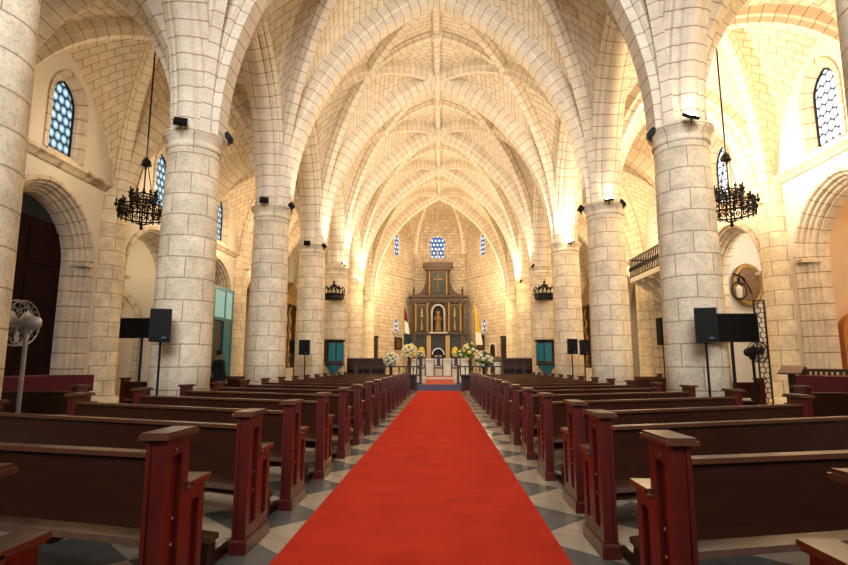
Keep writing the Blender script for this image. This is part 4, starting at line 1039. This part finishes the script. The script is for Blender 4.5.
# ------------------------------------------------------------------ person standing in the left aisle
def person(loc, rz, label):
    r = tag(empty('person', loc, rz), label, 'person')
    V = [(0, 0, .98), (0, 0, 1.14), (0, .01, 1.32), (0, .01, 1.45), (0, 0, 1.53), (0, -.015, 1.60), (0, -.02, 1.70),
         (-.10, 0, .93), (-.11, -.01, .52), (-.11, .02, .09), (-.12, -.14, .04), (.10, 0, .93), (.11, .0, .52), (.12, .02, .09), (.13, -.14, .04),
         (-.19, .01, 1.41), (-.25, .02, 1.15), (-.22, -.10, .93), (-.21, -.14, .85), (.19, .01, 1.41), (.25, .02, 1.15), (.22, -.10, .93), (.21, -.14, .85)]
    E = [(0, 1), (1, 2), (2, 3), (3, 4), (4, 5), (5, 6), (0, 7), (7, 8), (8, 9), (9, 10), (0, 11), (11, 12), (12, 13), (13, 14), (3, 15), (15, 16), (16, 17), (17, 18), (3, 19), (19, 20), (20, 21), (21, 22)]
    Rd = [.15, .135, .16, .13, .055, .075, .085, .095, .065, .045, .04, .095, .065, .045, .04, .07, .05, .038, .03, .07, .05, .038, .03]
    me = bpy.data.meshes.new('body'); me.from_pydata([Vector(v) for v in V], E, []); o = bpy.data.objects.new('body', me); COL.objects.link(o); o.parent = r
    o.modifiers.new('skin', 'SKIN'); sk = me.skin_vertices[0].data
    for i, q in enumerate(Rd): sk[i].radius = (q, q * .8 if i < 4 else q)
    sk[0].use_root = True
    o.modifiers.new('sub', 'SUBSURF').render_levels = 2; o.modifiers['sub'].levels = 1
    dg = bpy.context.evaluated_depsgraph_get(); m2 = bpy.data.meshes.new_from_object(o.evaluated_get(dg)); o.modifiers.clear(); o.data = m2
    for mm in (M['cloth'], M['skin']): m2.materials.append(mm)
    for p in m2.polygons:
        p.use_smooth = True; z = p.center.z; p.material_index = 1 if z > 1.5 or (.78 < z < .90 and abs(p.center.x) > .17) else 0
    b = B(); ball(b, (0, .005, 1.70), .098, 12, sz=1.1)
    bmesh.ops.delete(b, geom=[f for f in b.faces if f.calc_center_median().y < -.03 and f.calc_center_median().z < 1.74 or f.calc_center_median().z < 1.62], context='FACES'); link('hair', b, M['hair'], r, smooth=True)
    b = B(); ball(b, (0, -.11, 1.655), .018, 8, sz=1.4)
    for s in (-1, 1): ball(b, (s * .035, -.095, 1.685), .010)
    link('face', b, M['skin'], r)
    for s in (-1, 1):
        b = B()
        for i in range(4): tube(b, [(s * .21 + (i - 1.5) * .018, -.145, .84), (s * .21 + (i - 1.5) * .02, -.15, .795), (s * .21 + (i - 1.5) * .018, -.135, .76 + .006 * abs(i - 1.5))], .009, 6)
        tube(b, [(s * .185, -.155, .85), (s * .175, -.18, .81), (s * .178, -.18, .785)], .010, 6); link('hand', b, M['skin'], r, smooth=True)
x, _ = at(219, 363, 16.2); person((x, 16.2, 0), 2.6, 'person in dark clothes standing in the left aisle by the teal doorway')

# ------------------------------------------------------------------ floodlights on the capitals
def point(loc, e, c, r=.3):
    ld = bpy.data.lights.new('warm_light', 'POINT'); ld.energy = e; ld.color = c; ld.shadow_soft_size = r
    o = bpy.data.objects.new('warm_light', ld); COL.objects.link(o); o.location = loc
def flood(px, py, Y, label, aim, lit=None, power=0, size=1.25, lamp_dir=None, colour=(1, .83, .62)):
    x, z = at(px, py, Y); r = tag(empty('floodlight', (x, Y, z)), label, 'floodlight', 'floodlights on the column capitals')
    d = Vector(aim).normalized(); q = d.to_track_quat('Z', 'Y').to_matrix()
    b = B(); box(b, (0, 0, 0), (.26, .20, .07), q); link('housing', b, M['black'], r)
    b = B(); box(b, d * .04, (.22, .16, .012), q); link('lens', b, M['warm_light'] if lit else M['screen'], r)
    b = B(); tube(b, [(0, 0, 0), (0, 0, -.17)], .02, 6); link('bracket', b, M['iron'], r)
    if lit:
        point(Vector((x, Y, z)) + d * .22 + Vector((0, 0, -.1)), 9, (1, .85, .6), .06)
    if power:
        ld = bpy.data.lights.new('flood_beam', 'SPOT'); ld.energy = power; ld.color = colour; ld.spot_size = math.radians(130); ld.spot_blend = .8; ld.shadow_soft_size = .12
        lo = bpy.data.objects.new('flood_beam', ld); COL.objects.link(lo); lo.location = Vector((x, Y, z)) + d * .12; lo.rotation_euler = d.to_track_quat('-Z', 'Y').to_euler()
LK = .8
flood(180.5, 121.5, 10.2, 'square floodlight on the front of the second left capital', (.3, -.8, .6))
flood(229, 138, 11.0, 'floodlight on the nave side of the second left capital', (.8, .3, .7))
flood(264, 200, 15.55, 'square floodlight on the front of the third left capital', (.2, -.8, .5))
flood(291.5, 206, 16.0, 'floodlight on the nave side of the third left capital', (.75, .45, .7), None, 520 * LK)
flood(307, 243, 20.95, 'floodlight on the front of the fourth left capital', (.2, -.8, .5))
flood(324, 246, 21.05, 'floodlight on the nave side of the fourth left capital', (.75, .45, .75), None, 520 * LK)
flood(344, 264, 26.4, 'lit floodlight on the fifth left capital', (.7, -.2, .8), True, 700 * LK)
flood(358, 280, 31.75, 'lit floodlight on the sixth left capital', (.7, -.2, .8), True, 700 * LK)
flood(651, 134, 10.45, 'floodlight on the nave side of the second right capital', (-.8, .3, .7))
flood(691, 116, 10.15, 'lit floodlight on top of the second right capital', (.2, -.6, .8), True)
flood(581, 209, 16.0, 'floodlight on the nave side of the third right capital', (-.75, .45, .7), None, 700 * LK)
flood(609, 199, 15.55, 'lit floodlight on top of the third right capital', (-.1, -.5, .85), True)
flood(623, 203, 15.6, 'floodlight on the aisle side of the third right capital', (.8, -.3, .6), None, 1500 * LK)
flood(571, 242, 20.95, 'lit floodlight on top of the fourth right capital', (-.4, -.2, .85), True, 700 * LK)
flood(533, 266, 26.4, 'floodlight on the nave side of the fifth right capital', (-.8, .2, .7), None, 520 * LK)
flood(521, 281, 31.8, 'floodlight on the nave side of the sixth right capital', (-.8, .2, .7), None, 900 * LK)

def area(loc, rot, sx, sy, e, c):
    ld = bpy.data.lights.new('daylight', 'AREA'); ld.shape = 'RECTANGLE'; ld.size = sx; ld.size_y = sy; ld.spread = math.radians(100); ld.energy = e; ld.color = c
    o = bpy.data.objects.new('daylight', ld); COL.objects.link(o); o.location = loc; o.rotation_euler = rot
WARM = (1, .76, .46)
for sx in (-1, 1): point((sx * 3.9, 31.2, 5.6), 70, (1, .74, .34), .15); point((sx * 4.0, 36.4, 5.2), 70, (1, .74, .34), .15)  # extra warm points with no fixture, added to yellow the far piers
# points without fixtures, added to brighten the aisles; lamps in the chapels
for k, e in ((1, 500), (2, 600), (3, 600), (4, 600), (5, 500)): point((8.8, (YS[k] + YS[k + 1]) / 2, 7.4), e * LK * .5, (1, .72, .40))
for k, e in ((1, 45), (2, 70), (3, 110), (4, 180), (5, 200)): point((-8.8, (YS[k] + YS[k + 1]) / 2, 7.4), e * LK, (1, .72, .42))
point((12.2, 13.0, 5.2), 90 * LK, (1, .7, .4)); point((-12.2, 19.6, 5.3), 60 * LK, (1, .75, .45)); point((11.8, 19.3, 5.4), 130 * LK, (1, .85, .65))
point((-3.2, 38.9, 7.5), 350 * LK, WARM); point((3.2, 38.9, 7.5), 450 * LK, WARM); point((0, 40.5, 9.5), 300 * LK, WARM)
# daylight through the west front behind the camera
area((0, -5, 9.0), (PI / 2 - .12, 0, 0), 5.5, 7, 950 * LK, (.97, .98, 1.0))
w = bpy.data.worlds.new('World'); S.world = w; w.use_nodes = True
bg = w.node_tree.nodes['Background']; bg.inputs[0].default_value = (.78, .88, 1.0, 1); bg.inputs[1].default_value = .12
